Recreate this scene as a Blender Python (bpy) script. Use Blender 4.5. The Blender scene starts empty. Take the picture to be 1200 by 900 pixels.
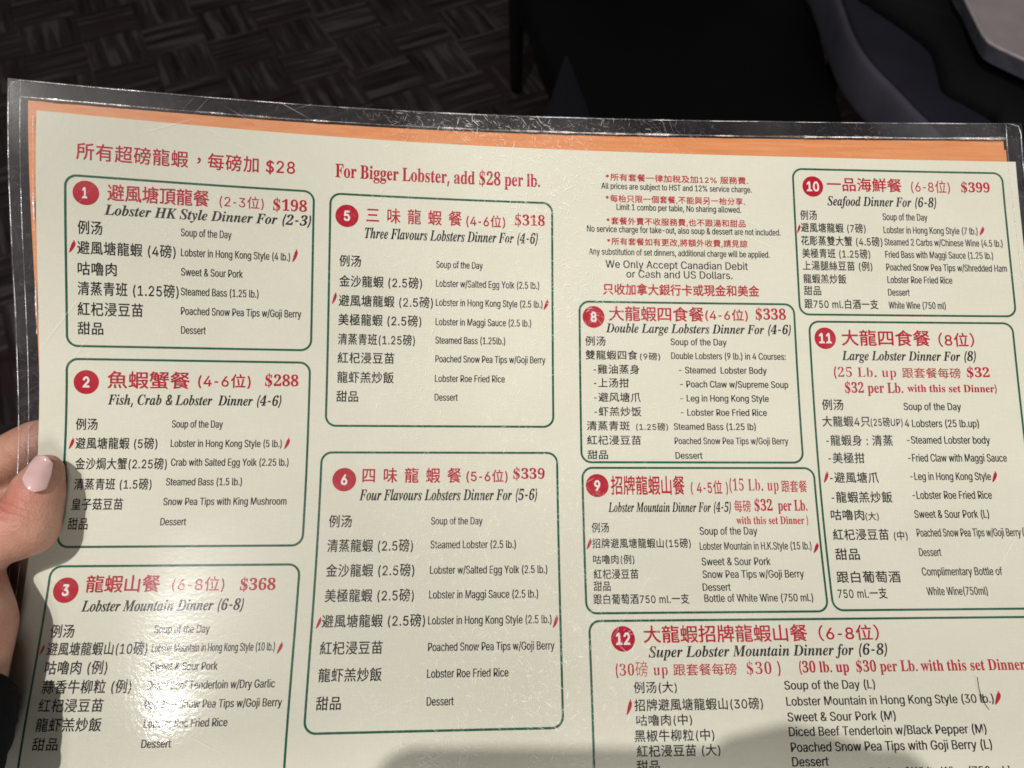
import bpy, bmesh, math, random
import numpy as np
from mathutils import Vector, Matrix, noise as mnoise
from mathutils.geometry import tessellate_polygon

random.seed(7)
S = bpy.context.scene
COL = S.collection
R = math.radians

# ------------------------------------------------------------------ light and colour settings
WORLD_STRENGTH = 0.19
KEY_DIR = (-0.26, -0.46, -0.85)      # towards the lamp, in the viewer's frame (right, down, forward)
KEY_POWER = 20.5
GLARE_DIR = (-0.285, -0.385, -0.878)
GLARE_POWER = 3.0
FILL_DIR = (0.34, 0.36, -0.87)
FILL_POWER = 15.0
PAGE_A = (0.69, 0.69, 0.565)
PAGE_B = (0.73, 0.73, 0.605)
VINYL_BUMP = 0.07
SCRATCH = 0.65
HAZE_F = 0.003
HAZE_B = 0.003
BULGE = (52.0, 213.0, 1.9, 12.0, 15.0)   # swelling added to the cover to place the glare: page x, y, height, spread down, spread across (mm)

# ------------------------------------------------------------------ camera
PITCH = R(55)
CAM = np.array([0.0, 0.0, 1.2])
AX_R = np.array([1.0, 0, 0])                                    # right
AX_D = -np.array([0, math.sin(PITCH), math.cos(PITCH)])         # down
AX_F = np.array([0, math.cos(PITCH), -math.sin(PITCH)])         # forward
FPX = 888.54                                                    # focal length for a 1200 wide frame
cam = bpy.data.cameras.new('camera')
cam_o = bpy.data.objects.new('camera', cam)
COL.objects.link(cam_o)
cam_o.location = CAM
cam_o.rotation_euler = (math.pi / 2 - PITCH, 0, 0)
cam.sensor_width = 36
cam.lens = 36 * FPX / 1200
cam.clip_start = 0.001
cam.clip_end = 50
cam.dof.use_dof = True
cam.dof.focus_distance = 0.272
cam.dof.aperture_fstop = 19
S.camera = cam_o

# ------------------------------------------------------------------ room light
W = bpy.data.worlds.new('World')
S.world = W
W.use_nodes = True
W.node_tree.nodes['Background'].inputs[0].default_value = (1.0, 0.94, 0.90, 1)
W.node_tree.nodes['Background'].inputs[1].default_value = WORLD_STRENGTH
S.view_settings.view_transform = 'Standard'
S.view_settings.look = 'None'
S.view_settings.exposure = 0.12
S.view_settings.gamma = 1
S.cycles.filter_width = 1.65
S.cycles.max_bounces = 8
S.cycles.transparent_max_bounces = 16
S.cycles.caustics_reflective = False
S.cycles.caustics_refractive = False


def cw(p):
    """point in the viewer's frame (right, down, forward; metres) -> world"""
    return CAM + p[0] * AX_R + p[1] * AX_D + p[2] * AX_F


def dw(d):
    return d[0] * AX_R + d[1] * AX_D + d[2] * AX_F


def lamp(name, origin, direction, dist, radius, power, color, spot=None):
    d = np.array(direction, float)
    d /= np.linalg.norm(d)
    pos = cw(np.array(origin) + d * dist)
    l = bpy.data.lights.new(name, 'AREA')
    l.shape = 'DISK'
    l.size = radius * 2
    l.energy = power
    l.color = color
    o = bpy.data.objects.new(name, l)
    COL.objects.link(o)
    o.location = pos
    o.rotation_euler = Vector(-dw(d)).to_track_quat('-Z', 'Y').to_euler()
    return o


MID = (-0.037, 0.114, 0.242)
lamp('ceiling_spot', MID, KEY_DIR, 1.7, 0.012, KEY_POWER, (1.0, 0.95, 0.885))
lamp('ceiling_lamp', (-0.11, 0.102, 0.24), GLARE_DIR, 1.6, 0.07, GLARE_POWER, (1.0, 0.95, 0.95))
lamp('fill_light', (0.03, 0.03, 0.27), FILL_DIR, 1.7, 0.28, FILL_POWER, (1.0, 0.95, 0.89))  # broad soft lamp added to fill the shadows and the lower right


# ------------------------------------------------------------------ helpers
def link(o, parent=None):
    COL.objects.link(o)
    if parent is not None:
        o.parent = parent
    return o


def thing(o, label, cat, group=None):
    o['label'] = label
    o['category'] = cat
    if group:
        o['group'] = group
    return o


def empty(name, loc=(0, 0, 0), mat=None):
    o = bpy.data.objects.new(name, None)
    o.empty_display_size = 0.02
    COL.objects.link(o)
    if mat is not None:
        o.matrix_world = mat
    else:
        o.location = loc
    return o


def mesh(name, verts, faces, mats, parent=None, smooth=False, midx=None):
    me = bpy.data.meshes.new(name)
    me.from_pydata([tuple(map(float, v)) for v in verts], [], [tuple(int(i) for i in f) for f in faces])
    for m in (mats if isinstance(mats, (list, tuple)) else [mats]):
        me.materials.append(m)
    if midx is not None:
        me.polygons.foreach_set('material_index', midx)
    if smooth:
        me.polygons.foreach_set('use_smooth', [True] * len(me.polygons))
    me.update()
    return link(bpy.data.objects.new(name, me), parent)


class NT:
    """small wrapper for building node materials"""

    def __init__(self, name):
        self.m = bpy.data.materials.new(name)
        self.m.use_nodes = True
        self.t = self.m.node_tree
        self.b = self.t.nodes['Principled BSDF']
        self.out = self.t.nodes['Material Output']

    def n(self, typ, **kw):
        nd = self.t.nodes.new(typ)
        ins = kw.pop('ins', {})
        for k, v in kw.items():
            setattr(nd, k, v)
        for k, v in ins.items():
            if isinstance(v, bpy.types.NodeSocket):
                self.t.links.new(v, nd.inputs[k])
            else:
                nd.inputs[k].default_value = v
        return nd

    def math(self, op, a, b=0.0, c=0.0):
        return self.n('ShaderNodeMath', operation=op, ins={0: a, 1: b, 2: c}).outputs[0]

    def ramp(self, fac, stops):
        nd = self.n('ShaderNodeValToRGB', ins={0: fac})
        e = nd.color_ramp.elements
        while len(e) < len(stops):
            e.new(0.5)
        for el, (p, c) in zip(e, stops):
            el.position = p
            el.color = c if len(c) == 4 else (*c, 1)
        return nd.outputs[0]

    def mix(self, fac, a, b):
        nd = self.n('ShaderNodeMix', data_type='RGBA')
        for s, v in ((0, fac), (6, a), (7, b)):
            if isinstance(v, bpy.types.NodeSocket):
                self.t.links.new(v, nd.inputs[s])
            else:
                nd.inputs[s].default_value = v if s == 0 or len(v) == 4 else (*v, 1)
        return nd.outputs[2]

    def obj(self):
        return self.n('ShaderNodeTexCoord').outputs['Object']

    def mapped(self, rot=(0, 0, 0), scale=(1, 1, 1), loc=(0, 0, 0), vec=None):
        return self.n('ShaderNodeMapping', ins={0: vec or self.obj(), 1: loc, 2: rot, 3: scale}).outputs[0]

    def noise(self, vec, scale, detail=2.0, rough=0.5, out=0):
        return self.n('ShaderNodeTexNoise', ins={'Vector': vec, 'Scale': scale, 'Detail': detail, 'Roughness': rough}).outputs[out]

    def bump(self, h, strength=0.2, dist=0.001):
        return self.n('ShaderNodeBump', ins={'Height': h, 'Strength': strength, 'Distance': dist}).outputs[0]

    def set(self, **kw):
        for k, v in kw.items():
            s = self.b.inputs[k.replace('_', ' ')]
            if isinstance(v, bpy.types.NodeSocket):
                self.t.links.new(v, s)
            else:
                s.default_value = v if not isinstance(v, tuple) or len(v) == 4 else (*v, 1)
        return self.m


def plain(name, color, rough=0.5, var=0.12, scale=200.0, spec=0.4, bump=0.0):
    t = NT(name)
    nz = t.noise(t.obj(), scale, 3)
    c0 = tuple(c * (1 - var) for c in color)
    c1 = tuple(min(1, c * (1 + var)) for c in color)
    kw = dict(Base_Color=t.ramp(nz, [(0.3, c0), (0.7, c1)]), Roughness=rough)
    kw['Specular_IOR_Level'] = spec
    if bump:
        kw['Normal'] = t.bump(nz, bump, 0.0005)
    return t.set(**kw)


CREASE_AT = dw((0.0075, -0.0170, -0.014))          # from the hand's origin
NAIL_BED = dw((0.0165, -0.0160, -0.012))
CREASE_AXIS = dw((0.30, -0.95, 0.0))

# ------------------------------------------------------------------ materials
def mat_carpet():
    t = NT('carpet')
    v = t.mapped(rot=(0, 0, R(-27)))
    d = t.noise(v, 9.0, 2, out=1)
    v = t.n('ShaderNodeMix', data_type='VECTOR', ins={0: 0.012, 4: v, 5: d}).outputs[1]
    chk = t.n('ShaderNodeTexChecker', ins={0: v, 1: (1, 1, 1, 1), 2: (0, 0, 0, 1), 3: 1 / 0.155}).outputs[1]
    sx = t.noise(t.mapped(scale=(3.0, 44, 1), vec=v), 1.0, 3, 0.6)
    sy = t.noise(t.mapped(scale=(44, 3.0, 1), loc=(3, 7, 0), vec=v), 1.0, 3, 0.6)
    st = t.n('ShaderNodeMix', data_type='FLOAT', ins={0: chk, 2: sx, 3: sy}).outputs[0]
    base = t.ramp(st, [(0.36, (0.011, 0.0085, 0.009)), (0.46, (0.036, 0.028, 0.028)), (0.54, (0.046, 0.037, 0.037)), (0.61, (0.100, 0.086, 0.085))])
    mar = t.ramp(t.noise(t.mapped(scale=(3, 9, 1), loc=(5, 2, 0), vec=v), 1.0, 1), [(0.55, (0, 0, 0)), (0.68, (1, 1, 1))])
    base = t.mix(t.math('MULTIPLY', mar, 0.5), base, (0.036, 0.012, 0.017))
    fib = t.noise(t.obj(), 420, 2)
    base = t.mix(t.math('MULTIPLY', fib, 0.7), base, (0.012, 0.009, 0.010))
    return t.set(Base_Color=base, Roughness=0.95, Specular_IOR_Level=0.1, Normal=t.bump(fib, 0.6, 0.004))


def mat_page():
    t = NT('cream_paper')
    o = t.obj()
    lx = t.noise(t.mapped(scale=(1, 0.06, 1)), 2600, 1)
    ly = t.noise(t.mapped(scale=(0.06, 1, 1)), 2600, 1)
    lin = t.math('ADD', lx, ly)
    mot = t.noise(o, 28, 3)
    c = t.ramp(mot, [(0.3, PAGE_A), (0.7, PAGE_B)])
    c = t.mix(t.ramp(lin, [(0.75, (0, 0, 0)), (1.25, (0.10, 0.10, 0.10))]), c, (0.45, 0.43, 0.33))
    return t.set(Base_Color=c, Roughness=0.7, Specular_IOR_Level=0.06, Normal=t.bump(lin, 0.08, 0.0003))


def mat_orange():
    t = NT('orange_card')
    nz = t.noise(t.mapped(scale=(0.06, 1, 1)), 700, 4, 0.65)
    return t.set(Base_Color=t.ramp(nz, [(0.3, (0.62, 0.225, 0.075)), (0.5, (0.67, 0.26, 0.095)), (0.72, (0.72, 0.31, 0.13))]), Roughness=0.5, Specular_IOR_Level=0.3)


def mat_vinyl(name, haze, seed=0.0, scratched=True):
    """clear plastic cover: see-through, glossy, slightly hazy, with scratches and painted bands of their glints"""
    t = NT(name)
    o = t.obj()
    peb = t.noise(t.mapped(scale=(1, 1.35, 1), loc=(seed, 0, 0)), 620, 2, 0.55)
    wav = t.noise(t.mapped(loc=(seed, 3, 0)), 26, 2, 0.5)
    # the film is more crumpled around the added glare bulge near the hand
    dist = t.n('ShaderNodeVectorMath', operation='DISTANCE', ins={0: o, 1: tuple(on(50.0, 202.0))}).outputs['Value']
    crum = t.math('POWER', 2.718, t.math('MULTIPLY', t.math('POWER', t.math('DIVIDE', dist, 0.022), 2.0), -1.0))
    amp = t.math('ADD', t.math('MULTIPLY', crum, 0.85), 0.14)
    nrm = t.bump(t.math('ADD', t.math('MULTIPLY', peb, amp), wav), VINYL_BUMP, 0.0012)
    tr = t.n('ShaderNodeBsdfTransparent', ins={0: (0.97, 0.97, 0.98, 1)}).outputs[0]
    gl = t.n('ShaderNodeBsdfAnisotropic', ins={'Color': (1, 1, 1, 1), 'Roughness': 0.13, 'Normal': nrm}).outputs[0]
    gl2 = t.n('ShaderNodeBsdfAnisotropic', ins={'Color': (1, 1, 1, 1), 'Roughness': 0.36, 'Normal': nrm}).outputs[0]
    gl = t.n('ShaderNodeMixShader', ins={0: 0.02, 1: gl, 2: gl2}).outputs[0]
    fr = t.n('ShaderNodeFresnel', ins={0: 1.48}).outputs[0]
    s = t.n('ShaderNodeMixShader', ins={0: fr, 1: tr, 2: gl}).outputs[0]
    df = t.n('ShaderNodeBsdfDiffuse', ins={0: (0.78, 0.72, 0.90, 1)}).outputs[0]
    s = t.n('ShaderNodeMixShader', ins={0: haze, 1: s, 2: df}).outputs[0]
    if scratched:
        fac = None
        rng = random.Random(3)
        for k in range(9):
            a = rng.uniform(0, math.pi)
            v = t.mapped(scale=(rng.uniform(90, 260), rng.uniform(1100, 2200), 1), loc=(k * 5.3, k * 2.1, 0), vec=t.mapped(rot=(0, 0, a)))
            q = t.ramp(t.noise(v, 1.0, 1, 0.5), [(0.685, (0, 0, 0)), (0.76, (1, 1, 1))])
            fac = q if fac is None else t.math('MAXIMUM', fac, q)
        spk = t.ramp(t.noise(t.mapped(scale=(1, 0.8, 1), loc=(9, 1, 0)), 900, 2, 0.7), [(0.66, (0, 0, 0)), (0.74, (1, 1, 1))])
        fac = t.math('MAXIMUM', fac, t.math('MULTIPLY', spk, 0.7))
        # scratches thicken into pale bands painted as a lamp's sheen, blotches elsewhere
        x = t.n('ShaderNodeSeparateXYZ', ins={0: o}).outputs[0]
        band = None
        for c0, w0, k0 in ((-0.033, 0.028, 1.0), (-0.075, 0.022, 0.45), (0.005, 0.02, 0.5)):
            g = t.math('DIVIDE', t.math('SUBTRACT', x, c0), w0)
            g = t.math('MULTIPLY', t.math('POWER', 2.718, t.math('MULTIPLY', t.math('MULTIPLY', g, g), -1.0)), k0)
            band = g if band is None else t.math('ADD', band, g)
        blot = t.ramp(t.noise(t.mapped(loc=(2, 5, 0)), 34, 4, 0.65), [(0.38, (0.02, 0.02, 0.02)), (0.66, (1, 1, 1))])
        msk = t.math('MULTIPLY', t.math('ADD', band, 0.10), blot)
        fac = t.math('MULTIPLY', t.math('MULTIPLY', fac, msk), SCRATCH)
        # a few long scratches anywhere, and faint finger smears
        for k, a in enumerate((0.45, 1.25, 2.2, 2.75)):
            v = t.mapped(scale=(22, 1500, 1), loc=(k * 3.7, k * 9.1, 0), vec=t.mapped(rot=(0, 0, a)))
            q = t.ramp(t.noise(v, 1.0, 0, 0.5), [(0.78, (0, 0, 0)), (0.84, (0.2, 0.2, 0.2))])
            spot = t.ramp(t.noise(t.mapped(loc=(k * 2.3, 4, 0)), 11, 1), [(0.52, (0, 0, 0)), (0.66, (1, 1, 1))])
            fac = t.math('MAXIMUM', fac, t.math('MULTIPLY', q, spot))
        sm = t.ramp(t.noise(t.mapped(loc=(7, 2, 0)), 17, 4, 0.6), [(0.45, (0, 0, 0)), (0.75, (0.045, 0.045, 0.045))])
        fac = t.math('MINIMUM', t.math('ADD', fac, sm), 0.6)
        sc = t.n('ShaderNodeBsdfDiffuse', ins={0: (0.93, 0.91, 0.88, 1)}).outputs[0]
        s = t.n('ShaderNodeMixShader', ins={0: fac, 1: s, 2: sc}).outputs[0]
    t.t.links.new(s, t.out.inputs['Surface'])
    t.t.nodes.remove(t.b)
    return t.m


def mat_seam():
    t = NT('welded_plastic')
    o = t.obj()
    nz = t.noise(o, 300, 3, 0.7)
    glint = t.ramp(t.noise(t.mapped(scale=(1, 1, 1), loc=(4, 4, 0)), 55, 3, 0.7), [(0.46, (0, 0, 0)), (0.62, (1, 1, 1))])  # white patches painted along the clear bead as its glints
    tr = t.n('ShaderNodeBsdfTransparent').outputs[0]
    gl = t.n('ShaderNodeBsdfAnisotropic', ins={'Color': (1, 1, 1, 1), 'Roughness': 0.3, 'Normal': t.bump(nz, 0.9, 0.001)}).outputs[0]
    df = t.n('ShaderNodeBsdfDiffuse', ins={0: (0.95, 0.93, 0.95, 1)}).outputs[0]
    w = t.n('ShaderNodeMixShader', ins={0: 0.5, 1: gl, 2: df}).outputs[0]
    s = t.n('ShaderNodeMixShader', ins={0: t.math('ADD', t.math('MULTIPLY', glint, 0.72), 0.07), 1: tr, 2: w}).outputs[0]
    t.t.links.new(s, t.out.inputs['Surface'])
    t.t.nodes.remove(t.b)
    return t.m


def mat_skin():
    t = NT('skin')
    o = t.obj()
    mot = t.noise(o, 70, 4, 0.6)
    c = t.ramp(mot, [(0.3, (0.34, 0.165, 0.115)), (0.52, (0.44, 0.235, 0.170)), (0.72, (0.51, 0.30, 0.225))])
    red = t.ramp(t.noise(t.mapped(loc=(1, 7, 0)), 45, 2), [(0.45, (0, 0, 0)), (0.7, (0.45, 0.45, 0.45))])
    c = t.mix(red, c, (0.42, 0.135, 0.10))
    fine = t.n('ShaderNodeTexVoronoi', ins={'Vector': o, 'Scale': 1500.0}).outputs[0]
    big = t.noise(t.mapped(scale=(1, 1, 1)), 350, 3, 0.7)
    h = t.math('ADD', t.math('MULTIPLY', fine, 0.5), big)
    # creases across the back of the thumb joint
    dv = t.n('ShaderNodeVectorMath', operation='SUBTRACT', ins={0: o, 1: tuple(CREASE_AT)}).outputs[0]
    d = t.n('ShaderNodeVectorMath', operation='DOT_PRODUCT', ins={0: dv, 1: tuple(CREASE_AXIS)}).outputs['Value']
    d = t.math('ADD', d, t.math('MULTIPLY', t.math('SUBTRACT', t.noise(o, 160, 2), 0.5), 0.0035))
    ln = t.n('ShaderNodeVectorMath', operation='LENGTH', ins={0: dv}).outputs['Value']
    msk = t.math('POWER', 2.718, t.math('MULTIPLY', t.math('ADD', t.math('POWER', t.math('DIVIDE', t.math('ABSOLUTE', d), 0.0028), 2.0), t.math('POWER', t.math('DIVIDE', ln, 0.0085), 2.0)), -1.0))
    cr = t.math('MULTIPLY', t.math('SINE', t.math('MULTIPLY', d, 2 * math.pi / 0.0021)), msk)
    h = t.math('ADD', h, t.math('MULTIPLY', cr, 4.5))
    c = t.mix(t.math('MULTIPLY', msk, 0.55), c, (0.30, 0.11, 0.075))
    dn = t.n('ShaderNodeVectorMath', operation='DISTANCE', ins={0: o, 1: tuple(NAIL_BED)}).outputs['Value']
    nm = t.math('POWER', 2.718, t.math('MULTIPLY', t.math('POWER', t.math('DIVIDE', dn, 0.0062), 2.0), -1.0))
    c = t.mix(t.math('MULTIPLY', nm, 0.6), c, (0.46, 0.13, 0.105))
    m = t.set(Base_Color=c, Roughness=0.48, Specular_IOR_Level=0.35, Subsurface_Weight=0.15, Normal=t.bump(h, 0.30, 0.0008))
    t.b.inputs['Subsurface Radius'].default_value = (0.006, 0.002, 0.001)
    t.b.inputs['Subsurface Scale'].default_value = 0.4
    return m


def mat_nail():
    t = NT('nail')
    c = t.ramp(t.noise(t.obj(), 120, 2), [(0.3, (0.56, 0.36, 0.36)), (0.7, (0.64, 0.45, 0.455))])
    return t.set(Base_Color=c, Roughness=0.12, Specular_IOR_Level=0.6, Coat_Weight=0.6, Coat_Roughness=0.06,
                 Normal=t.bump(t.noise(t.obj(), 160, 2), 0.06, 0.001))


def mat_fabric(name, color, scale=900, rough=0.9, spec=0.2):
    t = NT(name)
    o = t.obj()
    wv = t.math('ADD', t.noise(t.mapped(scale=(1, 0.12, 1)), scale, 2), t.noise(t.mapped(scale=(0.12, 1, 1)), scale, 2))
    big = t.noise(o, 6, 3)
    c0 = tuple(c * 0.7 for c in color)
    c1 = tuple(c * 1.3 for c in color)
    c = t.mix(t.ramp(big, [(0.3, (0, 0, 0)), (0.7, (1, 1, 1))]), c0, c1)
    return t.set(Base_Color=c, Roughness=rough, Specular_IOR_Level=spec, Normal=t.bump(wv, 0.3, 0.001))


M_CARPET = mat_carpet()
M_PAGE = mat_page()
M_ORANGE = mat_orange()
M_SEAM = mat_seam()
M_RED = plain('red_ink', (0.43, 0.004, 0.024), 0.6, 0.08, 900, 0.06)
M_BADGE = plain('badge_red_ink', (0.43, 0.004, 0.022), 0.6, 0.06, 900, 0.06)
M_WHITE = plain('unprinted_white', (0.78, 0.74, 0.70), 0.5, 0.03, 500, 0.2)
M_BLACK = plain('black_ink', (0.010, 0.009, 0.010), 0.6, 0.15, 900, 0.05)
M_GREEN = plain('green_ink', (0.010, 0.092, 0.050), 0.6, 0.12, 500, 0.06)
M_SKIN = mat_skin()
M_NAIL = mat_nail()
M_PEAK = mat_fabric('dark_navy_cloth', (0.004, 0.004, 0.0075))
M_NAVY = mat_fabric('navy_upholstery', (0.013, 0.0125, 0.022))
M_RIM = mat_fabric('slate_piping', (0.052, 0.051, 0.068), 700, 0.75, 0.15)
M_SHADE = mat_fabric('shade_black', (0.0035, 0.0035, 0.004))  # black of the mound that stands for shade on the navy seat
M_SLEEVE = mat_fabric('dark_navy_knit', (0.0035, 0.0035, 0.005), 1600, 0.9, 0.1)
M_SEATB = mat_fabric('black_upholstery', (0.0022, 0.0022, 0.0024), 900, 0.9, 0.08)
M_WOOD = plain('black_lacquered_wood', (0.004, 0.004, 0.004), 0.6, 0.3, 60, 0.2)
M_PHONE = plain('black_glass_and_metal', (0.01, 0.01, 0.012), 0.25, 0.1, 50, 0.5)
t_ = NT('smoky_clear_plastic')
M_TRAY = t_.set(Base_Color=t_.ramp(t_.noise(t_.obj(), 22, 3), [(0.3, (0.29, 0.24, 0.26)), (0.7, (0.36, 0.30, 0.315))]), Roughness=0.3, Specular_IOR_Level=0.5)
M_TRAYWALL = plain('smoky_plastic_wall', (0.11, 0.11, 0.135), 0.3, 0.25, 60, 0.5)
M_TRAYRIM = plain('clear_plastic_rim', (0.42, 0.40, 0.41), 0.25, 0.15, 80, 0.6)

# ------------------------------------------------------------------ floor
fl = mesh('carpet_floor', [(-4, -2, 0), (4, -2, 0), (4, 6, 0), (-4, 6, 0)], [(0, 1, 2, 3)], M_CARPET)
fl['kind'] = 'structure'

# ------------------------------------------------------------------ the curved menu surface
# page coordinates in millimetres: x from the left edge, y down from the top edge
UNIT, U_OFF, V_OFF = 142.0, -1.387, -0.682
PW, PHT = 358.5, 231.0
EX = [(i, d - i) for d in range(2, 6) for i in range(d + 1)]
PA = np.array([-0.00201, 0.00062, 0.00032, -0.00266, 0.00015, -0.00103, -0.00067, 0.00028, -0.00051, 0.00162, 0.00109, 0.00010, 0.00300, 0.00088, -0.00073, -0.00175, -0.00034, 0.00016])
PB = np.array([-0.00348, 0.00370, 0.00114, -0.01075, -0.00340, -0.00181, -0.00088, 0.00086, -0.00241, 0.00056, -0.00006, -0.00007, 0.00763, 0.00377, 0.00063, -0.00118, -0.00064, 0.00008])
PH = np.array([-0.12333, -0.02950, -0.02083, -0.12034, 0.06827, 0.03560, 0.01402, 0.05300, 0.02597, -0.01303, -0.01686, 0.00050, 0.11029, -0.05594, -0.02661, -0.00461, 0.00128, -0.00494])
RV = np.array([-0.15282, -0.05626, 0.00296])
TV = np.array([0.25062, 0.05724, 1.93879])
th = np.linalg.norm(RV)
k_ = RV / th
K_ = np.array([[0, -k_[2], k_[1]], [k_[2], 0, -k_[0]], [-k_[1], k_[0], 0]])
ROT = np.eye(3) + math.sin(th) * K_ + (1 - math.cos(th)) * K_ @ K_
AXM = np.stack([AX_R, AX_D, AX_F], 1)
MENU_MAT = Matrix.Identity(4)
m3 = AXM @ ROT @ np.diag([1, -1, -1])
p3 = CAM + AXM @ (TV * UNIT / 1000)
for i in range(3):
    for j in range(3):
        MENU_MAT[i][j] = m3[i, j]
    MENU_MAT[i][3] = p3[i]
M3I = np.linalg.inv(m3)


def raw(x, y):
    """flat page mm -> local menu metres on the bent sheet (z towards the reader)"""
    u = np.asarray(x, float) / UNIT + U_OFF
    v = np.asarray(y, float) / UNIT + V_OFF
    uc = np.clip(u, -1.50, 1.30)
    vc = np.clip(v, -0.82, 1.00)
    mo = np.stack([uc ** i * vc ** j for i, j in EX], -1)
    X = np.stack([u + mo @ PA, -(v + mo @ PB), -(mo @ PH)], -1)
    return X * UNIT / 1000


def on(x, y, h=0.0):
    """page mm and height above the paper in mm -> local menu coordinates"""
    x = np.asarray(x, float)
    y = np.asarray(y, float)
    p = raw(x, y)
    e = 0.5
    a = raw(x + e, y) - raw(x - e, y)
    b = raw(x, y - e) - raw(x, y + e)
    n = np.cross(a, b)
    n /= np.linalg.norm(n, axis=-1, keepdims=True)
    return p + n * (np.asarray(h)[..., None] / 1000 if np.ndim(h) else h / 1000)


def menu_world(x, y, h=0.0):
    return np.array(MENU_MAT @ Vector(on(x, y, h)))


def in_view(x, y, h=0.0):
    """page mm -> viewer's frame (right, down, forward)"""
    return AXM.T @ (menu_world(x, y, h) - CAM)


M_VFRONT = mat_vinyl('clear_vinyl_front', HAZE_F)
M_VBACK = mat_vinyl('clear_vinyl_back', HAZE_B, 4.0, False)
MENU = empty('menu', mat=MENU_MAT)
thing(MENU, 'large cream set dinner menu in a clear plastic cover, printed in red, green and black', 'menu')


def sheet(name, mat, corner, w, h, rot, z0, z1, parent, nx=96, ny=64, wave=0.0, seed=0, skew=0.0, bulge=None):
    """bent slab; corner = top left in page mm, rot in degrees anticlockwise, z0 < z1 its two faces"""
    c, s = math.cos(R(rot)), math.sin(R(rot))
    gx, gy = np.meshgrid(np.linspace(0, w, nx + 1), np.linspace(0, h, ny + 1))
    gx, gy = gx.ravel(), gy.ravel()
    X = corner[0] + gx * c + gy * s + gy * skew
    Y = corner[1] - gx * s + gy * c
    wv = np.zeros_like(X)
    if wave:
        wv = np.array([mnoise.noise(Vector((a * 0.02 + seed, b * 0.02, seed))) for a, b in zip(X, Y)]) * wave
    if bulge:
        wv = wv + bulge[2] * np.exp(-(((X - bulge[0]) / bulge[4]) ** 2 + ((Y - bulge[1]) / bulge[3]) ** 2) / 2)
    N = (nx + 1) * (ny + 1)
    idx = np.arange(N).reshape(ny + 1, nx + 1)
    q = np.stack([idx[:-1, :-1], idx[1:, :-1], idx[1:, 1:], idx[:-1, 1:]], -1).reshape(-1, 4)
    V = on(X, Y, z1 + wv)
    F = q
    if z0 is not None:
        V = np.concatenate([V, on(X, Y, z0 + wv)])
        ring = np.concatenate([idx[0, :], idx[1:, -1], idx[-1, -2::-1], idx[-2:0:-1, 0]])
        nxt = np.roll(ring, -1)
        sides = np.stack([ring, nxt, nxt + N, ring + N], -1)
        F = np.concatenate([q, q[:, ::-1] + N, sides])
    o = mesh(name, V, F, mat, parent, smooth=z0 is None)
    return o


sheet('page', M_PAGE, (0, 0), PW, PHT, 0, -0.30, 0.0, MENU)
sheet('backing_sheet', M_ORANGE, (-2.1, -2.3), 357.4, PHT, 0.42, -0.75, -0.45, MENU, skew=0.014)
sheet('backing_sheet', M_ORANGE, (-2.9, -3.4), 357.7, PHT, 0.86, -1.20, -0.90, MENU, skew=0.012)
sheet('plastic_cover', M_VFRONT, (-8.6, -9.6), 370.2, 252, 0.92, None, 0.55, MENU, nx=150, ny=110, wave=0.3, seed=1, bulge=BULGE)
sheet('plastic_backing', M_VBACK, (-8.6, -9.6), 370.2, 252, 0.92, None, -1.6, MENU, wave=0.2, seed=2)


def seam(name, pts, rad, z, parent, lump=0.7, seed=0, step=1.2, wob=0.15):
    """irregular welded bead along a path in page mm"""
    P = []
    for (a, b) in zip(pts[:-1], pts[1:]):
        n = max(2, int(math.dist(a, b) / step))
        for i in range(n):
            P.append((a[0] + (b[0] - a[0]) * i / n, a[1] + (b[1] - a[1]) * i / n))
    P.append(pts[-1])
    P = np.array(P)
    d = np.gradient(P, axis=0)
    d /= np.linalg.norm(d, axis=1, keepdims=True)
    nrm = np.stack([-d[:, 1], d[:, 0]], 1)
    V, F = [], []
    NS = 6
    for i, p in enumerate(P):
        f = mnoise.noise(Vector((i * 0.11, seed, 0.3))) + 0.6 * mnoise.noise(Vector((i * 0.7, seed, 5)))
        r = max(0.12, rad * (1 + lump * f))
        off = wob * mnoise.noise(Vector((i * 0.05, seed, 9)))
        for k in range(NS):
            a = 2 * math.pi * k / NS
            q = p + nrm[i] * (math.cos(a) * r + off)
            V.append(on(q[0], q[1], z + math.sin(a) * r * 0.8))
    for i in range(len(P) - 1):
        for k in range(NS):
            k2 = (k + 1) % NS
            F.append((i * NS + k, i * NS + k2, (i + 1) * NS + k2, (i + 1) * NS + k))
    return mesh(name, V, F, M_SEAM, parent, smooth=True)


def cov(x, y):
    """cover mm from its own top left corner -> page mm"""
    c, s = math.cos(R(0.92)), math.sin(R(0.92))
    return (-8.6 + x * c + y * s, -9.6 - x * s + y * c)


seam('edge_seam', [cov(0, 252), cov(0, 3), cov(1, 1), cov(3, 0), cov(366, 0), cov(369.4, 1), cov(370.2, 4), cov(370.2, 252)], 0.19, -0.4, MENU, 0.9, 1)
seam('fold_seam', [cov(3.6, 0.4), cov(3.6, 252)], 0.12, 0.2, MENU, 0.8, 2)
seam('fold_seam', [cov(364, 0.4), cov(364.5, 252)], 0.18, 0.2, MENU, 0.9, 3)
seam('fold_seam', [cov(3.6, 5.7), cov(60, 5.8), cov(200, 6.0), cov(364, 6.2)], 0.34, 0.3, MENU, 1.3, 4)
seam('fold_seam', [(-0.9, 2.0), (-0.6, 40), (-0.5, 74)], 0.17, 0.35, MENU, 1.6, 6)

# ------------------------------------------------------------------ lettering
BI, BO = 0x1D468, 0x1D400


def serif(ch, italic):
    base = BI if italic else BO
    if 'A' <= ch <= 'Z':
        return chr(base + ord(ch) - 65)
    if 'a' <= ch <= 'z':
        return chr(base + 26 + ord(ch) - 97)
    if '0' <= ch <= '9':
        return chr(0x1D7CE + ord(ch) - 48)
    return ch


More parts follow.
